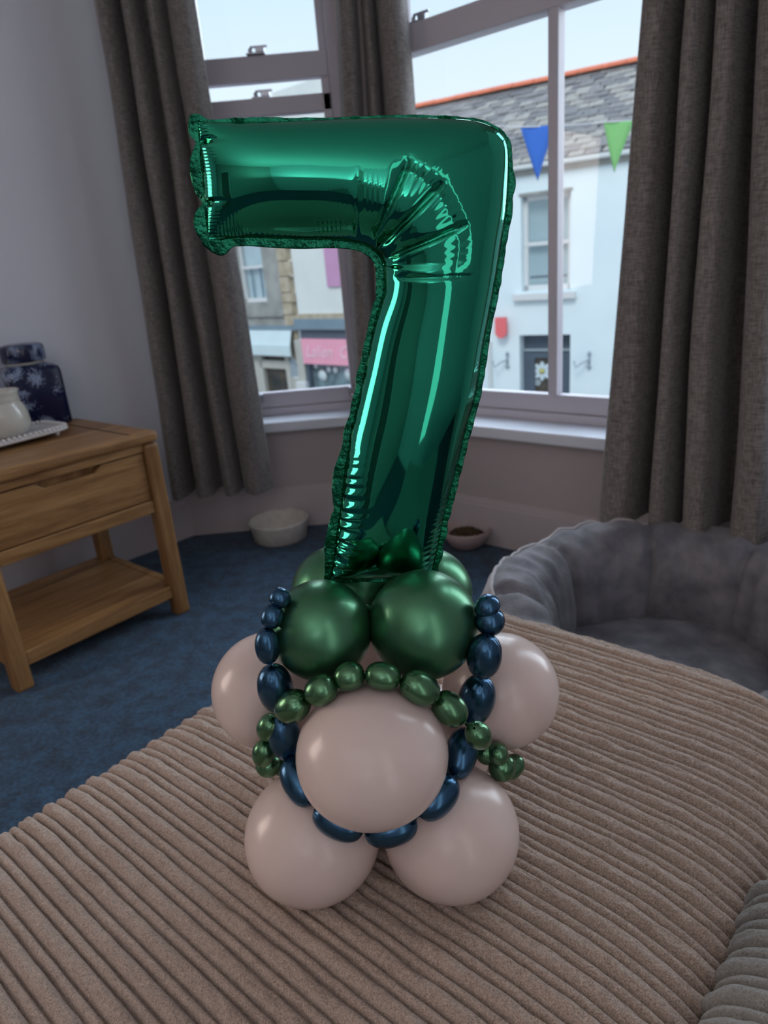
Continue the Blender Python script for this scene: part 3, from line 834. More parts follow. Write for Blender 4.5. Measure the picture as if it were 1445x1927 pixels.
# ------------------------------------------------------------------ round balloons
AX = np.array([-0.025, 0.635])
BALLS = {}
def big_balloon(key, c, r, m, label, group, sq=(1.0, 1.0)):
    c = np.array(c, float)
    BALLS[key] = (c, r)
    d = Vector((AX[0] - c[0], AX[1] - c[1], 0.0))
    d.z = 0.0
    d.normalize()
    # slightly pear shaped: the neck end points to the column axis
    prof = []
    n = 40
    for i in range(n + 1):
        t = math.pi * i / n
        rr = r * math.sin(t); z = -r * math.cos(t)
        k = max(0, z / r)
        rr *= 1 - 0.02 * k * k
        z *= 1 + 0.03 * k ** 4
        prof.append((max(rr, 1e-5), z))
    # neck and knot
    prof[-1] = (0.004, prof[-1][1])
    zt = prof[-1][1]
    prof += [(0.003, zt + 0.004), (0.005, zt + 0.007), (0.002, zt + 0.010)]
    root = empty('latex_balloon', tuple(c), label=label, cat='balloon', group=group)
    q = Vector((0, 0, 1)).rotation_difference(d).to_matrix().to_4x4()
    q = Matrix.Diagonal((sq[0], sq[0], sq[1], 1)) @ q
    body = MB().lathe(prof, 64, q).build('balloon_skin', m, root)
    return root
W_ = MT['latex']; G_ = MT['green']
gw, gg = 'large dusty white latex balloons', 'large green pearl balloons'
big_balloon('baseL', (-0.102, 0.566, 0.447), 0.0660, W_, 'large dusty white balloon resting on the ottoman, front left of the base', gw, (1.06, 0.99))
big_balloon('baseR', (0.040, 0.556, 0.447), 0.0660, W_, 'large dusty white balloon resting on the ottoman, front right of the base', gw, (1.05, 0.99))
big_balloon('baseBL', (-0.096, 0.705, 0.447), 0.0645, W_, 'large dusty white balloon resting on the ottoman, hidden behind the front left base balloon', gw)
big_balloon('baseBR', (0.046, 0.700, 0.447), 0.0645, W_, 'large dusty white balloon resting on the ottoman, hidden behind the front right base balloon', gw)
big_balloon('midF', (-0.030, 0.528, 0.573), 0.0657, W_, 'dusty white balloon in front, framed by the blue and green garlands', gw, (1.07, 0.96))
big_balloon('midL', (-0.143, 0.664, 0.561), 0.0640, W_, 'dusty white balloon sticking out on the carpet side, above the base', gw)
big_balloon('midR', (0.112, 0.655, 0.541), 0.0634, W_, 'dusty white balloon sticking out on the dog bed side, above the base', gw)
big_balloon('midB', (-0.020, 0.768, 0.552), 0.0620, W_, 'dusty white balloon at the rear of the middle tier, hidden behind the front one', gw)
big_balloon('gL', (-0.0705, 0.600, 0.666), 0.0493, G_, 'green pearl balloon at the front left, under the foil seven', gg)
big_balloon('gR', (0.0290, 0.601, 0.662), 0.0537, G_, 'largest green pearl balloon at the front right, under the foil seven', gg)
big_balloon('gBL', (-0.0605, 0.722, 0.646), 0.0530, G_, 'green pearl balloon behind the front left one, mostly hidden', gg)
big_balloon('gBR', (0.0415, 0.720, 0.636), 0.0520, G_, 'green pearl balloon behind the front right one, mostly hidden', gg)

# ------------------------------------------------------------------ garlands of small link balloons
def on_ball(px, py, keys, r, tuck=1.0):
    d = ray(px, py); d = d / np.linalg.norm(d)
    best = None
    for k in keys:
        C, R = BALLS[k]
        RR = R + r * tuck
        oc = CAM - C
        b = d @ oc; c_ = oc @ oc - RR * RR
        disc = b * b - c_
        t = -b - math.sqrt(disc) if disc > 0 else -b
        if best is None or t < best: best = t
    return CAM + d * best, best
def bead_mesh(L, r, m, pleats=14, taper=(1, 1)):
    """bead along +z from -L/2 to L/2, radius r, gathered pleats at the tied ends"""
    n, k = 28, 56
    V = np.zeros((k, n + 1, 3))
    for j in range(n + 1):
        t = math.pi * j / n
        z = -math.cos(t)
        rr = max(0.0, math.sin(t)) ** 0.80
        end = max(0, abs(z) - 0.72) / 0.28
        zz = z * L / 2
        for i in range(k):
            a = 2 * math.pi * i / k
            pl = 1 - 0.16 * end * (0.5 + 0.5 * math.cos(a * pleats / 1.0 + 0.7)) * (1 - end ** 3)
            q = max(rr * r * pl, 0.0012)
            V[i, j] = (q * math.cos(a), q * math.sin(a), zz)
    return V
def garland(name, label, beads, knots, m, cap=2.6, rs=1.06):
    """beads: (px,py,radius_px, keys, tuck); knots: px positions between consecutive beads incl. both ends"""
    cs = []
    for (px, py, rp, keys, tuck) in beads:
        t = 0.7
        for _ in range(4):
            dd = ray(px, py); cosang = F_PX / np.linalg.norm(dd)
            r = rp / F_PX * t * cosang
            c, t = on_ball(px, py, keys, r, tuck)
        cs.append((c, r))
    ks = []
    for i, (kx, ky) in enumerate(knots):
        if i == 0: dist = np.linalg.norm(cs[0][0] - CAM)
        elif i == len(knots) - 1: dist = np.linalg.norm(cs[-1][0] - CAM)
        else: dist = (np.linalg.norm(cs[i - 1][0] - CAM) + np.linalg.norm(cs[i][0] - CAM)) / 2
        d = ray(kx, ky); ks.append(CAM + d / np.linalg.norm(d) * dist)
    root = empty(name, tuple(cs[0][0]), label=label, cat='balloon garland')
    base = np.array(root.location)
    for i, (c, r) in enumerate(cs):
        a, b = Vector(ks[i]), Vector(ks[i + 1])
        ax = b - a; r *= rs; L = min(max(ax.length * 0.98, 1.75 * r), cap * r)
        V = bead_mesh(L, r, m)
        mid = (a + b) / 2 * 0.35 + Vector(c) * 0.65
        R3 = Vector((0, 0, 1)).rotation_difference(ax.normalized()).to_matrix()
        W3 = np.array(R3)
        V = V @ W3.T
        o = grid_obj('garland_balloon', V, m, root, closed=True)
        o.location = mid - Vector(base)
    for i in range(1, len(ks) - 1):
        a = Vector(ks[i])
        u = (Vector(ks[i + 1]) - Vector(ks[i - 1])).normalized() * 0.0035
        MB().tube([a - u - Vector(base), a - Vector(base), a + u - Vector(base)], [0.0016, 0.0011, 0.0016], 8).build('knot', m, root)
    return root
def cpx(x, y): return (380 + x * 0.48443, 1000 + y * 0.48443)
def B_(x, y, r, keys, tuck=1.0):
    p = cpx(x, y); return (p[0], p[1], r * 0.48443, keys, tuck)
bl = [B_(300, 262, 40, ['gL'], 1.0), B_(272, 330, 41, ['midL', 'gL']), B_(250, 443, 46, ['midL', 'gL']), B_(284, 608, 66, ['midL', 'gL']), B_(318, 795, 60, ['midL'], 1.0),
      B_(372, 970, 62, ['baseL'], 0.9), B_(528, 1132, 64, ['baseL'], 0.8), B_(735, 1165, 64, ['baseR'], 0.8), B_(918, 1032, 66, ['baseR'], 0.9),
      B_(1008, 868, 60, ['midR', 'baseR'], 1.0), B_(1070, 655, 68, ['midR'], 1.0), B_(1097, 483, 65, ['midR', 'gR'], 1.0), B_(1120, 345, 54, ['midR', 'gR'], 1.0), B_(1112, 300, 50, ['gR', 'gBR'], 1.2)]
kn = [(330, 215), (285, 285), (258, 380), (268, 516), (305, 700), (338, 882), (436, 1066), (630, 1162), (838, 1108), (976, 958), (1030, 742), (1084, 564), (1108, 412), (1125, 300), (1075, 262)]
garland('blue_balloon_garland', 'long dark blue garland of small tied balloons looped below the front white balloon', bl, [cpx(*k) for k in kn], MT['blue'], 3.1)
gl = [B_(300, 905, 40, ['midL', 'baseL'], 1.0), B_(258, 895, 48, ['midL', 'baseL'], 1.0), B_(240, 862, 42, ['midL', 'baseL'], 1.6), B_(258, 758, 46, ['midL'], 1.0), B_(354, 677, 61, ['midL', 'midF', 'gL'], 1.0), B_(463, 615, 57, ['midF', 'gL'], 1.0), B_(572, 560, 54, ['midF', 'gL'], 1.0),
      B_(702, 564, 53, ['midF', 'gR'], 1.0), B_(848, 610, 62, ['midF', 'gR'], 1.0), B_(960, 688, 59, ['midF', 'midR'], 0.9), B_(1085, 792, 50, ['midR', 'midF'], 1.0), B_(1105, 866, 38, ['midR', 'baseR'], 0.8), B_(1150, 854, 42, ['midR', 'baseR'], 1.5), B_(1160, 915, 50, ['midR', 'baseR'], 1.0), B_(1208, 912, 40, ['midR'], 0.8)]
kn = [(325, 890), (285, 935), (230, 905), (245, 815), (290, 715), (408, 650), (516, 588), (634, 550), (775, 570), (912, 640), (1022, 742), (1085, 838), (1120, 880), (1180, 880), (1170, 955), (1235, 880)]
garland('green_balloon_garland', 'green garland of small tied balloons draped over the front white balloon', gl, [cpx(*k) for k in kn], MT['sgreen'])

# ------------------------------------------------------------------ foil number seven
YF = 0.665
outer = [(372, 229), (410, 230), (470, 230), (540, 228), (620, 225), (700, 222), (780, 221), (850, 223), (893, 227), (922, 236), (942, 250), (953, 268), (957, 295), (957, 340), (953, 400), (944, 455), (934, 520), (921, 590), (909, 655), (896, 738), (874, 821), (853, 905), (836, 970), (822, 1035), (812, 1083)]
inner = [(392, 452), (430, 449), (470, 446), (520, 448), (570, 450), (620, 451), (660, 455), (690, 464), (708, 477), (718, 492), (722, 512), (722, 545), (716, 570), (707, 600), (698, 640), (688, 690), (678, 735), (668, 780), (660, 815), (655, 850), (648, 895), (643, 940), (637, 985), (631, 1035), (622, 1094)]
def rs_curve(pts, ts):
    c = smooth_path(pts, 1200)
    d = np.r_[0, np.cumsum(np.linalg.norm(np.diff(c, axis=0), axis=1))]; d /= d[-1]
    return np.stack([np.interp(ts, d, c[:, k]) for k in range(2)], 1)
# correspondence: arm (0..0.37), corner, stem
nS, nT = 420, 150
def cosp(n): return (1 - np.cos(np.linspace(0, math.pi, n))) / 2
s_par = np.linspace(0, 1, nS)
s_par = 0.5 * s_par + 0.5 * cosp(nS)
def remap(s, kx, ky): return np.interp(s, kx, ky)
def arclen_frac(pts, i):
    c = np.array(pts, float); d = np.r_[0, np.cumsum(np.linalg.norm(np.diff(c, axis=0), axis=1))]
    return d[i] / d[-1]
so = remap(s_par, [0, 0.26, 0.45, 1], [0, arclen_frac(outer, 6), arclen_frac(outer, 14), 1])
si = remap(s_par, [0, 0.26, 0.45, 1], [0, arclen_frac(inner, 6), arclen_frac(inner, 11), 1])
def soften(a):
    k = np.ones(41) / 41
    p = np.r_[2 * a[0] - a[20:0:-1], a, 2 * a[-1] - a[-2:-22:-1]]
    return np.clip(np.convolve(p, k, 'valid'), 0, 1)
so = soften(so); si = soften(si); so[0] = si[0] = 0; so[-1] = si[-1] = 1
Oc = rs_curve(outer, so); Ic = rs_curve(inner, si)
tt = cosp(nT)
UV = Oc[:, None] * (1 - tt)[None, :, None] + Ic[:, None] * tt[None, :, None]     # pixel coordinates on the balloon plane
X7 = np.zeros((nS, nT, 3))
D_ = (UV[..., 0, None] - IW / 2) * RT - (UV[..., 1, None] - IH / 2) * UP + F_PX * FW
X7 = CAM + D_ * (YF / D_[..., 1])[..., None]
# inflate: solve a membrane equation on this mesh
def inflate(X2):
    nu, nv = X2.shape[:2]
    idx = np.arange(nu * nv).reshape(nu, nv)
    a = idx[:-1, :-1].ravel(); b = idx[1:, :-1].ravel(); c = idx[1:, 1:].ravel(); d = idx[:-1, 1:].ravel()
    T = np.concatenate([np.stack([a, b, c], 1), np.stack([a, c, d], 1)])
    P = X2.reshape(-1, 2)
    p0, p1, p2 = P[T[:, 0]], P[T[:, 1]], P[T[:, 2]]
    e0, e1, e2 = p2 - p1, p0 - p2, p1 - p0
    A2 = np.abs(e0[:, 0] * e1[:, 1] - e0[:, 1] * e1[:, 0])
    w0 = (e1 * e2).sum(1) / A2 * -0.5; w1 = (e2 * e0).sum(1) / A2 * -0.5; w2 = (e0 * e1).sum(1) / A2 * -0.5
    I = np.concatenate([T[:, 1], T[:, 2], T[:, 0]]); J = np.concatenate([T[:, 2], T[:, 0], T[:, 1]]); Wt = np.concatenate([w0, w1, w2])
    N = nu * nv
    mass = np.bincount(T.ravel(), np.repeat(A2 / 6, 3), N)
    diag = np.bincount(I, Wt, N) + np.bincount(J, Wt, N)
    free = np.ones((nu, nv), bool); free[0] = free[-1] = False; free[:, 0] = free[:, -1] = False
    free = free.ravel().astype(float)
    def Aop(x):
        x = x * free
        y = diag * x - np.bincount(I, Wt * x[J], N) - np.bincount(J, Wt * x[I], N)
        return y * free
    bvec = mass * free
    Mi = free / np.maximum(diag, 1e-12)
    x = np.zeros(N); r = bvec - Aop(x); z = Mi * r; p = z.copy(); rz = r @ z
    for it in range(900):
        Ap = Aop(p); al = rz / (p @ Ap); x += al * p; r -= al * Ap
        if np.abs(r).max() < 1e-6 * np.abs(bvec).max(): break
        z = Mi * r; rz2 = r @ z; p = z + (rz2 / rz) * p; rz = rz2
    return np.clip(x, 0, None).reshape(nu, nv)
phi = inflate(X7[..., [0, 2]])
pmx = phi.max()
hgt = 0.74 * np.sqrt(2 * pmx) * (phi / pmx) ** 0.64
# creases fanning from the inner corner, in balloon-plane coordinates
def segdist(U, a, b):
    a = np.array(a, float); b = np.array(b, float); d = b - a; L = np.linalg.norm(d); d /= L
    r = U - a; t = (r @ d) / L; perp = r @ np.array([-d[1], d[0]])
    return t, perp, L
fr = np.zeros((nS, nT)); 
for (a, b, w_, dep, side) in [((703, 455), (768, 305), 6, 0.0045, 1), ((712, 468), (828, 350), 6, 0.0050, 1), ((722, 488), (872, 425), 6, 0.0048, 1), ((738, 521), (880, 519), 5, 0.0030, 1), ((670, 452), (675, 325), 4, 0.0012, 1)]:
    t, p, L = segdist(UV, a, b)
    env = np.clip(t / 0.12, 0, 1) * np.clip((1.04 - t) / 0.25, 0, 1)
    env *= env > 0
    fr -= dep * env * np.exp(-np.abs(p) / w_)
    # raised lip beside each crease
    fr += dep * 0.16 * env * np.exp(-((p - 9) / 5) ** 2)
# puckers at the outer ends of the creases
ctr = np.array([700, 500.0])
rel = UV - ctr; ang = np.degrees(np.arctan2(-rel[..., 1], rel[..., 0])); rad = np.linalg.norm(rel, axis=-1)
arc_r = np.interp(ang, [-12, -4, 15, 35, 55, 72, 80], [170, 172, 185, 190, 200, 205, 195])
win = np.exp(-((rad - arc_r + 4) / 17) ** 2) * np.clip((ang + 12) / 4, 0, 1) * np.clip((78 - ang) / 5, 0, 1)
fr += 0.0003 * win * np.sin(np.radians(ang) * 185 / 7.0 * 2 * math.pi)
fr += 0.00025 * np.exp(-((rad - arc_r + 25) / 30) ** 2) * np.clip((ang + 12) / 4, 0, 1) * np.clip((78 - ang) / 5, 0, 1) * np.sin(np.radians(ang) * 185 / 17 * 2 * math.pi)
# dent of the fan sector (facets are a little flatter than the rest)
sec = np.clip((ang + 8) / 10, 0, 1) * np.clip((80 - ang) / 10, 0, 1) * np.clip((arc_r - rad) / 25, 0, 1)
fr -= 0.004 * sec
# small vertical puckers on the arm
for (cx_, cy_, n_, am) in ((700, 370, 9, 0.00045), (630, 415, 8, 0.0004), (445, 440, 7, 0.0006)):
    fr += am * np.exp(-((UV[..., 0] - cx_) / 22) ** 2 - ((UV[..., 1] - cy_) / 26) ** 2) * np.sin((UV[..., 0] - cx_) / n_ * 2 * math.pi)
# edge puckers along both seams, strong at the stem's foot and at the arm's end
dI = np.linalg.norm(UV - UV[:, -1:, :], axis=-1); dO = np.linalg.norm(UV - UV[:, :1, :], axis=-1)
arcs = np.r_[0, np.cumsum(np.linalg.norm(np.diff(Ic, axis=0), axis=1))][:, None]
arcO = np.r_[0, np.cumsum(np.linalg.norm(np.diff(Oc, axis=0), axis=1))][:, None]
yv = UV[..., 1]
footI = np.clip((yv - 830) / 120, 0, 1); footO = np.clip((yv - 900) / 100, 0, 1)
nzI = vnoise((nS, nT), 31, (60, 1)); nzO = vnoise((nS, nT), 33, (60, 1))
fr += 0.0022 * footI * np.exp(-(dI / 26) ** 2) * np.sin(arcs / 19 * 2 * math.pi + nzI * 2.0) * np.clip(dI / 4, 0, 1)
fr += 0.0014 * footO * np.exp(-(dO / 16) ** 2) * np.sin(arcO / 11 * 2 * math.pi + nzO * 2.0) * np.clip(dO / 4, 0, 1)
fr += 0.0005 * np.exp(-(dO / 9) ** 2) * np.sin(arcO / 9 * 2 * math.pi + nzO * 4) * np.clip(dO / 2, 0, 1) * (vnoise((nS, nT), 35, (14, 1)) > 0.1)
fr += 0.00025 * np.exp(-(dI / 9) ** 2) * np.sin(arcs / 10 * 2 * math.pi + nzI * 4) * np.clip(dI / 2, 0, 1)
# arm end: three puckered pinches
dE = np.linalg.norm(UV - UV[:1], axis=-1)
for yy in (266, 382, 448):
    fr -= 0.006 * np.exp(-((yv - yy) / 6) ** 2) * np.exp(-(dE / 28) ** 2) * np.clip(dE / 3, 0, 1)
fr += 0.0006 * np.exp(-(dE / 22) ** 2) * np.sin(yv / 6.5 * 2 * math.pi) * np.clip(dE / 3, 0, 1)
# very gentle long-range unevenness
fr += 0.0012 * vnoise((nS, nT), 41, (9, 4)) * np.clip(hgt / 0.02, 0, 1)
edgefade = np.clip(hgt / 0.006, 0, 1)
Hf = hgt + fr * edgefade
Hf = np.maximum(Hf, 0.0)
Hf[0] = Hf[-1] = 0; Hf[:, 0] = Hf[:, -1] = 0
front = X7.copy(); front[..., 1] -= Hf
back = X7.copy(); back[..., 1] += hgt
seven = empty('foil_number_balloon', (0.0, YF, 0.70), label='shiny emerald green foil balloon shaped like the number 7', cat='balloon')
off = np.array(seven.location)
N = nS * nT
idx = np.arange(N).reshape(nS, nT)
def quads(idx): return np.stack([idx[:-1, :-1].ravel(), idx[1:, :-1].ravel(), idx[1:, 1:].ravel(), idx[:-1, 1:].ravel()], 1)
idb = idx + N
bd = np.zeros((nS, nT), bool); bd[0] = bd[-1] = True; bd[:, 0] = bd[:, -1] = True
idb = np.where(bd, idx, idb)
Fq = np.concatenate([quads(idx)[:, ::-1], quads(idb)])
V = np.concatenate([front.reshape(-1, 3), back.reshape(-1, 3)]) - off
# drop unused duplicates of the seam row
used = np.zeros(2 * N, bool); used[Fq.ravel()] = True
newi = np.cumsum(used) - 1
raw_obj('foil_body', V[used], newi[Fq], MT['foil'], seven)
# flat seam border, outside the body outline
def loop_pts():
    a = [tuple(p) for p in Oc]                      # top left -> bottom right
    b = [tuple(p) for p in (Oc[-1] * (1 - t) + Ic[-1] * t for t in tt)][1:-1]
    c = [tuple(p) for p in Ic[::-1]]
    d = [tuple(p) for p in (Ic[0] * (1 - t) + Oc[0] * t for t in tt)][1:-1]
    return np.array(a + b + c + d), len(a), len(a) + len(b), len(a) + len(b) + len(c)
lp, i1, i2, i3 = loop_pts()
cl = np.vstack([lp, lp[:1]])
dcum = np.r_[0, np.cumsum(np.linalg.norm(np.diff(cl, axis=0), axis=1))]
nL = 1500
ts = np.linspace(0, dcum[-1], nL, endpoint=False)
lq = np.stack([np.interp(ts, dcum, cl[:, k]) for k in range(2)], 1)
marks = [dcum[i1], dcum[i2], dcum[i3]]
tg = np.roll(lq, -4, 0) - np.roll(lq, 4, 0)
for _ in range(3): tg = (np.roll(tg, 3, 0) + tg + np.roll(tg, -3, 0)) / 3
tg /= np.linalg.norm(tg, axis=1)[:, None]
nr = np.stack([tg[:, 1], -tg[:, 0]], 1)           # outward for this winding (picture y points down)
wd = np.zeros(nL)
rngw = np.random.RandomState(8)
low = np.interp(ts, np.linspace(0, dcum[-1], 160), rngw.rand(160)); mid = np.interp(ts, np.linspace(0, dcum[-1], 420), rngw.rand(420))
for i in range(nL):
    t = ts[i]; x, y = lq[i]
    if t < marks[0]:
        if y < 262 and x < 940: wv = 3 + 5 * max(0, 1 - abs(x - 480) / 110) + 3 * mid[i] if x > 385 else 10
        elif y < 320: wv = 6 + 3 * mid[i]
        elif 320 <= y < 372: wv = 8 + 6 * math.sin((y - 320) / 52 * math.pi)
        else: wv = 9 + 2.5 * mid[i]
        if y > 980: wv = 8 + 5 * abs(math.sin(y / 13))
    elif t < marks[1]: wv = 5
    elif t < marks[2]:
        if y > 840: wv = 11 + 9 * abs(math.sin((y - 840) / 38)) + 3 * mid[i]
        elif y > 560: wv = 9 + 5 * low[i]
        elif x > 690: wv = 15
        elif x > 440: wv = 16 + 3 * math.sin((x - 440) / 60)
        else: wv = 10 + 22 * max(0, math.sin((440 - x) / 50 * math.pi))
    else:
        seg_ = [(228, 266, 16), (266, 382, 20), (382, 456, 22)]
        wv = 6
        for y0_, y1_, am in seg_:
            if y0_ <= y < y1_: wv = 3 + am * max(0.0, math.sin(math.pi * (y - y0_) / (y1_ - y0_))) ** 0.7
    wd[i] = wv
# horn at the top left corner
dc = np.linalg.norm(lq - np.array([372, 229]), axis=1); wd += 9 * np.exp(-(dc / 9) ** 2)
k = np.ones(7) / 7
wd = np.convolve(np.r_[wd[-3:], wd, wd[:3]], k, 'valid')
nW = 7
FL = np.zeros((nL, nW, 3))
rz = np.interp(ts, np.linspace(0, dcum[-1], 130), rngw.rand(130) * 2 - 1)
for j in range(nW):
    f = j / (nW - 1)
    q = lq - nr * 0.6 + nr * ((wd + 0.6) * f)[:, None]
    D2 = (q[:, 0, None] - IW / 2) * RT - (q[:, 1, None] - IH / 2) * UP + F_PX * FW
    Xq = CAM + D2 * (YF / D2[:, 1])[:, None]
    Xq[:, 1] += (rz * 0.0016 + 0.0006 * np.sin(ts / 7.0)) * f + 0.0001 * (rngw.rand(nL) - 0.5) * f
    FL[:, j] = Xq
fo = grid_obj('foil_seam_edge', FL - off, MT['seam'], seven, closed=True)
sol = fo.modifiers.new('thick', 'SOLIDIFY'); sol.thickness = 0.0005; sol.offset = 0
tag(fo, 'crinkled flat seam around the foil')

# ------------------------------------------------------------------ outside: street, terrace opposite, shops, bunting
STREET = -2.6
tag(MB().box(-40, 40, 3.4, 60, STREET - 0.1, STREET).build('street', MT['road']), kind='structure')
th = math.radians(147.3)
dH = np.array([-math.cos(th), -math.sin(th)])          # runs to the right
PH = np.array([2.75, 12.0])
HM = frame2((PH[0], PH[1], 0), dH)                     # +x right, +y away from us
house = empty('terraced_house', label='white rendered terraced house with slate roof and red ridge tiles, across the street', cat='house')
house.matrix_local = HM
def house_wall(mb, x0, x1, z0, z1, holes, th_=0.3):
    xs = sorted({x0, x1, *[h[0] for h in holes], *[h[1] for h in holes]})
    zs = sorted({z0, z1, *[h[2] for h in holes], *[h[3] for h in holes]})
    for a, b in zip(xs[:-1], xs[1:]):
        for c, d in zip(zs[:-1], zs[1:]):
            if any(h[0] - 1e-6 <= a and b <= h[1] + 1e-6 and h[2] - 1e-6 <= c and d <= h[3] + 1e-6 for h in holes): continue
            mb.box(a, b, 0, th_, c, d)
house_wall(mb := MB(), -2.9, 4.5, STREET, 2.16, [(-0.17, 0.64, 0.30, 1.75), (-0.225, 0.655, STREET, -0.41), (2.2, 3.05, 0.3, 1.75)])
mb.build('house_wall', MT['render_w'], house)
def sash_window(parent, x0, x1, z0, z1, mframe, mpane, zr=None, y=0.12, bars=0):
    zr = zr or (z0 + z1) / 2
    f = MB().box(x0, x0 + 0.07, y, y + 0.06, z0, z1).box(x1 - 0.07, x1, y, y + 0.06, z0, z1).box(x0, x1, y, y + 0.06, z1 - 0.07, z1).box(x0, x1, y, y + 0.06, z0, z0 + 0.09).box(x0, x1, y - 0.01, y + 0.06, zr - 0.03, zr + 0.03)
    fo_ = f.build('window', mframe, parent)
    MB().box(x0 + 0.05, x1 - 0.05, y + 0.06, y + 0.064, z0 + 0.05, z1 - 0.05).build('pane', MT['glass'], fo_)
    MB().box(x0 + 0.05, x1 - 0.05, y + 0.12, y + 0.13, z0 + 0.05, z1 - 0.05).build('blind', mpane, fo_)
    return fo_
wn = sash_window(house, -0.17, 0.64, 0.30, 1.75, MT['upvc'], MT['blind'], 1.03)
MB().box(-0.06, 0.56, 0.10, 0.115, 0.50, 0.53).build('blind_edge', MT['doorg'], wn)
sash_window(house, 2.2, 3.05, 0.30, 1.75, MT['upvc'], MT['blind'], 1.03)
MB().box(-0.30, 0.75, -0.10, 0.12, 0.16, 0.27).build('windowsill', MT['upvc'], house, 0.01)
MB().box(-0.20, 0.67, -0.01, 0.06, 1.75, 1.80).build('window_head', MT['greyst'], house)
# door recess, fanlight and daisy sticker
dr_ = MB().box(-0.225, 0.655, 0.22, 0.26, -0.72, -0.41).box(-0.225, -0.02, 0.18, 0.26, STREET, -0.72).box(0.45, 0.655, 0.18, 0.26, STREET, -0.72).box(-0.02, 0.45, 0.18, 0.26, -0.82, -0.72).box(-0.02, 0.45, 0.18, 0.26, STREET, -1.55)
dr_ = dr_.build('door', MT['doorg'], house)
MB().box(-0.20, 0.63, 0.15, 0.19, -0.70, -0.66).build('transom', MT['iron'], dr_)
MB().box(-0.03, 0.46, 0.22, 0.24, -1.56, -0.81).build('door_glass', MT['dglass'], dr_)
def daisy(cx_, cz_, R, parent, k=8):
    mb = MB()
    for i in range(k):
        a = 2 * math.pi * i / k
        pts_ = [(0.2 * R * math.cos(a + s) if False else 0, 0) for s in (0,)]
        loop = []
        for t in np.linspace(0, 2 * math.pi, 10, endpoint=False):
            u = 0.62 * R + 0.36 * R * math.cos(t); v = 0.22 * R * math.sin(t)
            loop.append((cx_ + u * math.cos(a) - v * math.sin(a), cz_ + u * math.sin(a) + v * math.cos(a)))
        mb.prism(loop, -0.217, -0.212, Mf)
    f = mb.build('daisy_sticker', MT['daisy'], parent)
    loop = [(cx_ + 0.24 * R * math.cos(t), cz_ + 0.24 * R * math.sin(t)) for t in np.linspace(0, 2 * math.pi, 12, endpoint=False)]
    return f
daisy(0.10, -1.05, 0.17, dr_); daisy(0.30, -0.90, 0.07, dr_, 6); daisy(0.02, -1.25, 0.06, dr_, 6)
MB().lathe([(0.045, 0), (0.045, 0.01)], 16, Matrix.Translation((0.10, 0.203, -1.05)) @ Matrix.Rotation(math.pi / 2, 4, 'X')).build('daisy_centre', MT['yellow'], dr_)
# gutter and eaves
MB().box(-2.95, 4.6, -0.16, -0.02, 2.13, 2.20).build('gutter', MT['gutter'], house, 0.02)
MB().box(-2.95, 4.6, -0.05, 0.01, 2.05, 2.13).build('eaves_board', MT['greyst'], house)
# roof plane: from eave (y=-0.12,z=2.2) up to the ridge
yR, zR = 2.6, 3.80
sl = Vector((0, yR + 0.12, zR - 2.22)); slL = sl.length; sl.normalize()
RM = Matrix.Identity(4); RM.col[0][:3] = (1, 0, 0); RM.col[1][:3] = sl; RM.col[2][:3] = Vector((1, 0, 0)).cross(sl); RM.col[3][:3] = (0, -0.12, 2.21)
MB().box(-3.5, 4.6, 0, slL, -0.06, -0.01, RM).build('roof_deck', MT['slate3'], house)
rng = random.Random(12)
variants = []
for v in range(4):
    for mm in ('slate', 'slate2', 'slate3'):
        sw, sh = 0.235 + rng.uniform(-.01, .02), 0.30
        me = MB().add([(-sw / 2, 0, 0.0), (sw / 2, rng.uniform(-.012, .012), 0.0), (sw / 2 - .004, sh, -0.010), (-sw / 2 + .004, sh, -0.010), (-sw / 2, rng.uniform(-.012, .012), 0.014), (sw / 2, 0, 0.014), (sw / 2 - .004, sh, 0.0), (-sw / 2 + .004, sh, 0.0)],
                      [(3, 2, 1, 0), (4, 5, 6, 7), (0, 1, 5, 4), (1, 2, 6, 5), (2, 3, 7, 6), (3, 0, 4, 7)])
        o_ = me.build('slate', MT[mm], house); variants.append(o_.data); bpy.data.objects.remove(o_)
rows = int(slL / 0.185)
cnt = 0; extra = MB()
for r in range(rows):
    y0 = r * slL / rows
    for c in range(-13, 17):
        x = c * 0.25 + (0.125 if r % 2 else 0) + rng.uniform(-.01, .01)
        if x > 3.6 or x < -3.4: continue
        T_ = RM @ Matrix.Translation((x, y0 - 0.02 + rng.uniform(-.02, .02), 0.002 + rng.uniform(0, .012))) @ Matrix.Rotation(rng.uniform(-.05, .05), 4, 'Z') @ Matrix.Rotation(rng.uniform(-.015, .02), 4, 'X')
        if cnt < 298 and x > -1.75 and x < 2.9:
            o_ = bpy.data.objects.new('slate', rng.choice(variants)); COL.objects.link(o_); o_.parent = house; o_.matrix_local = T_; cnt += 1
        else:
            sw, sh = 0.24, 0.30
            extra.add([(-sw / 2, 0, 0), (sw / 2, 0, 0), (sw / 2, sh, -.01), (-sw / 2, sh, -.01), (-sw / 2, 0, .014), (sw / 2, 0, .014), (sw / 2, sh, 0), (-sw / 2, sh, 0)],
                      [(3, 2, 1, 0), (4, 5, 6, 7), (0, 1, 5, 4), (1, 2, 6, 5), (2, 3, 7, 6), (3, 0, 4, 7)], False, T_)
if extra.v:
    tag(extra.build('outer_slates', MT['slate'], house), kind='stuff')
rt = []
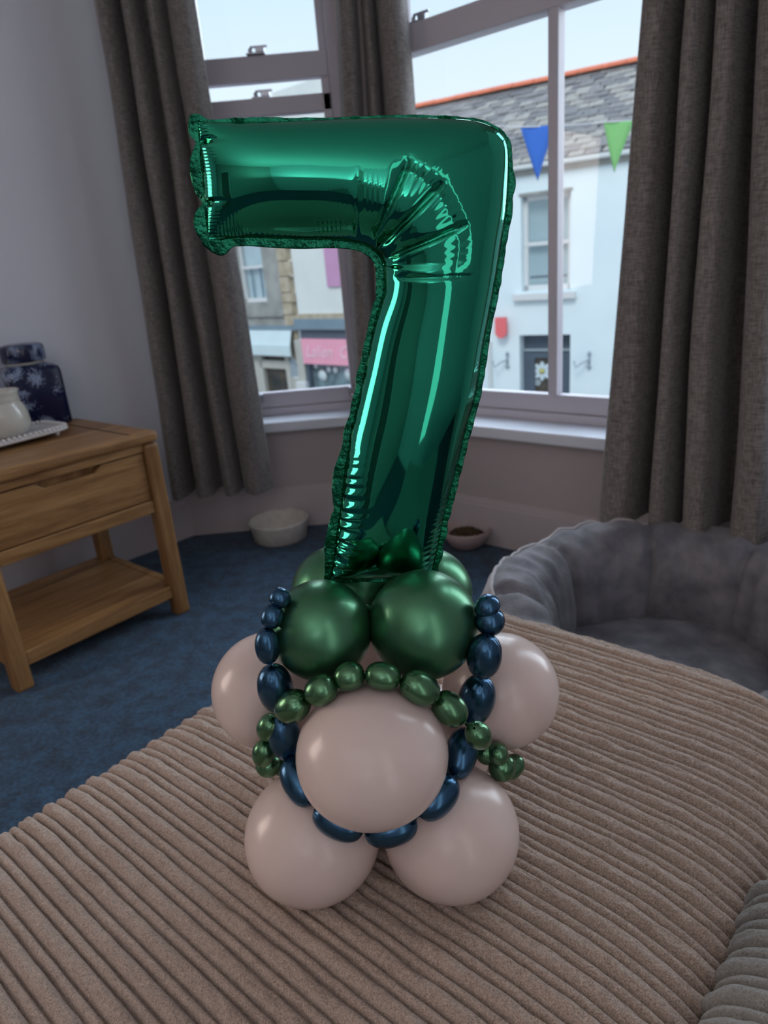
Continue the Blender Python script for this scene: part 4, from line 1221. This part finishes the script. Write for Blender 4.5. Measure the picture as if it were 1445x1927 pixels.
for i in range(-9, 11):
    prof_ = [(0.13 * math.cos(a), 0.10 * math.sin(a)) for a in np.linspace(0.1, math.pi - 0.1, 8)]
    prof_ += [(0.11 * math.cos(a), 0.08 * math.sin(a)) for a in np.linspace(math.pi - 0.1, 0.1, 8)]
    mb = MB().prism(prof_, 0.0, 0.40, Matrix(((0, 0, 1, i * 0.41), (1, 0, 0, yR), (0, 1, 0, zR - 0.02 + rng.uniform(0, .01)), (0, 0, 0, 1))))
    mb.build('ridge_tile', MT['ridge'], house)
# red wall sign, brackets, downpipe
sg = MB().prism([(-0.60, -0.09), (-0.40, -0.09), (-0.40, -0.36), (-0.455, -0.43), (-0.545, -0.43), (-0.60, -0.36)], 0.10, 0.16, Mf)
def rel_obj(o, Mx): o.matrix_local = Mx; return o
tag(rel_obj(sg.build('wall_sign', MT['redsign']), HM), 'small red hanging sign on the white house wall above the lamp bracket', 'sign')
def bracket(x, z, label):
    mb = MB().tube([(x, -0.02, z + 0.14), (x, -0.02, z - 0.14)], 0.018, 6).tube([(x, -0.02, z), (x - 0.08, -0.15, z - 0.03), (x - 0.17, -0.2, z - 0.10), (x - 0.20, -0.2, z + 0.01)], 0.012, 6)
    mb.ball((x, -0.03, z + 0.10), 0.032, 5).ball((x, -0.03, z - 0.11), 0.035, 5)
    tag(rel_obj(mb.build('wall_bracket', MT['iron']), HM), label, 'bracket')
bracket(-0.44, -0.82, 'grey iron bracket on the white house, between the red sign and the daisy door')
bracket(0.98, -0.82, 'grey iron bracket on the white house wall, beyond the daisy door')
MB().box(-0.80, -0.73, -0.05, 0.0, STREET, -0.5).build('downpipe', MT['gutter'], house)

# left-hand shops
th2 = math.radians(136.5)
dS = np.array([-math.cos(th2), -math.sin(th2)])
PS = atY(650, 560, 14.5)[:2]
SM = frame2((PS[0], PS[1], 0), dS)
s1 = empty('stone_shop', label='grey stone shop building with sash window above a pale awning, far left across the street', cat='building'); s1.matrix_local = SM
house_wall(mb := MB(), -8.0, -1.93, -0.22, 4.2, [(-3.40, -2.46, 0.31, 2.0)])
mb.build('stone_wall', MT['greyst'], s1)
f_ = sash_window(s1, -3.40, -2.46, 0.31, 2.0, MT['upvc'], MT['net'], 1.06)
for k_ in (0.33, 0.66): MB().box(-3.40 + 0.94 * k_ - .012, -3.40 + 0.94 * k_ + .012, 0.15, 0.175, 0.38, 1.04).build('curtain_fold', MT['fascia'], f_)
MB().box(-3.6, -1.93, -0.06, 0.02, 0.0, 0.06).build('string_course', MT['greyst'], s1)
rng = random.Random(4)
z = -0.2; i = 0
while z < 4.0:
    h_ = rng.uniform(0.20, 0.34); ww = 0.30 if i % 2 else 0.42
    MB().box(-1.93, -1.93 + ww, -0.02 - rng.uniform(0, .015), 0.3, z, z + h_ - 0.015).build('quoin_stone', MT['quoin'], s1, 0.01)
    z += h_; i += 1
MB().box(-8, -1.5, -0.04, 0.3, -0.30, -0.20).build('fascia_board', MT['fascia'], s1)
# shopfront below the awning
sfm = MB().box(-3.4, -3.05, 0, 0.15, STREET, -0.30).box(-3.05, -2.12, 0, 0.15, -1.16, -0.98).box(-2.12, -1.98, 0, 0.15, STREET, -0.30).box(-3.05, -2.95, 0, 0.15, STREET, -0.3).box(-8, -3.4, 0, 0.15, STREET, -0.3).box(-1.98, -1.66, 0.02, 0.15, STREET, -1.35)
sfm.build('shopfront', MT['shop'], s1)
MB().box(-3.0, -2.1, 0.10, 0.14, STREET, -0.3).build('shop_glass', MT['dglass'], s1)
MB().box(-1.95, -1.70, -0.01, 0.06, -1.32, -0.95).build('notice_board', MT['iron'], s1)
MB().box(-1.98, -1.66, 0.05, 0.12, -0.95, -0.3).build('stone_pier', MT['quoin'], s1)
aw = MB()
aw.add([(-4.2, 0.0, -0.20), (-1.74, 0.0, -0.20), (-1.70, -0.15, -0.60), (-4.2, -0.15, -0.60), (-4.2, 0.0, -0.24), (-1.74, 0.0, -0.24), (-1.70, -0.15, -0.64), (-4.2, -0.15, -0.64)],
       [(3, 2, 1, 0), (4, 5, 6, 7), (0, 1, 5, 4), (1, 2, 6, 5), (2, 3, 7, 6), (3, 0, 4, 7)])
ao = tag(rel_obj(aw.build('awning', MT['awn']), SM), 'pale white canvas awning over the stone shop front', 'awning')
MB().box(-4.2, -1.68, -0.19, -0.15, -0.84, -0.61).build('valance', MT['awn'], ao, 0.004)
MB().tube([(-1.74, -0.16, -0.80), (-1.60, -0.02, -1.15)], 0.015, 6).build('awning_arm', MT['iron'], ao)

s2 = empty('white_shop', label='white rendered shop with pink signboard and mauve banner, across the street beside the stone shop', cat='building'); s2.matrix_local = SM
MB().box(-1.50, 0.5, 0.02, 0.3, 0.04, 4.2).build('rendered_wall', MT['render_c'], s2)
MB().box(-1.50, 0.5, -0.03, 0.3, -0.06, 0.04).build('stone_band', MT['quoin'], s2)
MB().box(-1.55, 0.5, -0.10, 0.3, -0.28, -0.06).build('shop_cornice', MT['fascia'], s2, 0.01)
MB().box(-1.48, 0.5, 0.0, 0.3, -0.50, -0.28).build('blind_box', MT['doorg'], s2)
MB().box(-1.66, -1.42, -0.06, 0.2, STREET, -0.50).build('pilaster', MT['shop'], s2, 0.01)
MB().box(-1.70, -1.38, -0.12, 0.2, STREET, -1.40).build('pilaster_base', MT['upvc'], s2, 0.02)
sgl = MB().box(-1.40, 0.5, 0.10, 0.14, STREET, -0.98).build('shop_glass', MT['sglass'], s2)
MB().box(-1.42, -1.32, -0.02, 0.14, STREET, -0.98).build('shop_frame', MT['doorg'], s2)
for (x, z, r) in ((-1.02, -1.28, 0.13), (-0.80, -1.14, 0.06), (-0.60, -1.14, 0.07), (-0.20, -1.22, 0.14), (-1.2, -1.08, 0.05)):
    MB().lathe([(0.0001, 0), (r, 0), (r, 0.01), (0.0001, 0.01)], 14, Matrix.Translation((x, 0.09, z)) @ Matrix.Rotation(math.pi / 2, 4, 'X')).build('window_sticker', MT['awn'], sgl)
sgn = MB().box(-1.40, 0.45, -0.08, 0.0, -1.00, -0.47).build('signboard', MT['pink'], s2, 0.005)
fc = bpy.data.curves.new('sign_lettering', 'FONT'); fc.body = 'Lalien  Co'; fc.size = 0.36; fc.shear = 0.3; fc.extrude = 0.004; fc.align_x = 'LEFT'
fo_ = bpy.data.objects.new('sign_lettering', fc); COL.objects.link(fo_); fo_.parent = sgn
fo_.matrix_local = Matrix.Translation((-1.30, -0.088, -0.85)) @ Matrix.Rotation(math.pi / 2, 4, 'X')
fc.materials.append(MT['pinkl'])
bpy.context.view_layer.update()
me_ = bpy.data.meshes.new_from_object(fo_)
mo_ = bpy.data.objects.new('sign_lettering', me_); COL.objects.link(mo_); mo_.parent = sgn; mo_.matrix_local = fo_.matrix_local.copy()
bpy.data.objects.remove(fo_); mo_.name = 'sign_lettering'
MB().box(-0.46, -0.04, -0.03, 0.01, 0.56, 2.6).build('banner', MT['purple'], s2)

# bunting on a cord across the street
YB = 5.2
def flag(px3, m, label):
    P_ = [atY(x, y, YB) for x, y in px3]
    a, b, c = [Vector(p) for p in P_]
    n = 10
    V, Fs = [], []
    for i in range(n + 1):
        f = i / n
        l = a.lerp(c, f); r = b.lerp(c, f)
        for j in range(5):
            p = l.lerp(r, j / 4); p.y += 0.012 * math.sin(j * 1.4 + i * 0.3)
            V.append(p)
    for i in range(n):
        for j in range(4): Fs.append((i * 5 + j, i * 5 + j + 1, (i + 1) * 5 + j + 1, (i + 1) * 5 + j))
    o = MB().add([v - a for v in V], Fs, True).build('bunting_flag', m)
    o.location = a
    s_ = o.modifiers.new('thick', 'SOLIDIFY'); s_.thickness = 0.002
    tag(o, label, 'bunting flag')
flag([(979, 239), (1043, 236), (1012, 340)], MT['flagb'], 'blue triangular bunting flag hanging outside the centre window, left of the glazing bar')
flag([(1136, 230), (1192, 228), (1156, 324)], MT['flagg'], 'light green triangular bunting flag outside the centre window beside the right curtain')
cordpts = [atY(x, y, YB) for x, y in ((600, 205), (780, 232), (979, 239), (1043, 237), (1090, 234), (1136, 230), (1192, 227), (1300, 208), (1500, 150))]
tag(MB().tube(cordpts, 0.004, 6).build('bunting_line', MT['cordw']), 'thin pale cord carrying the bunting flags outside', 'cord')
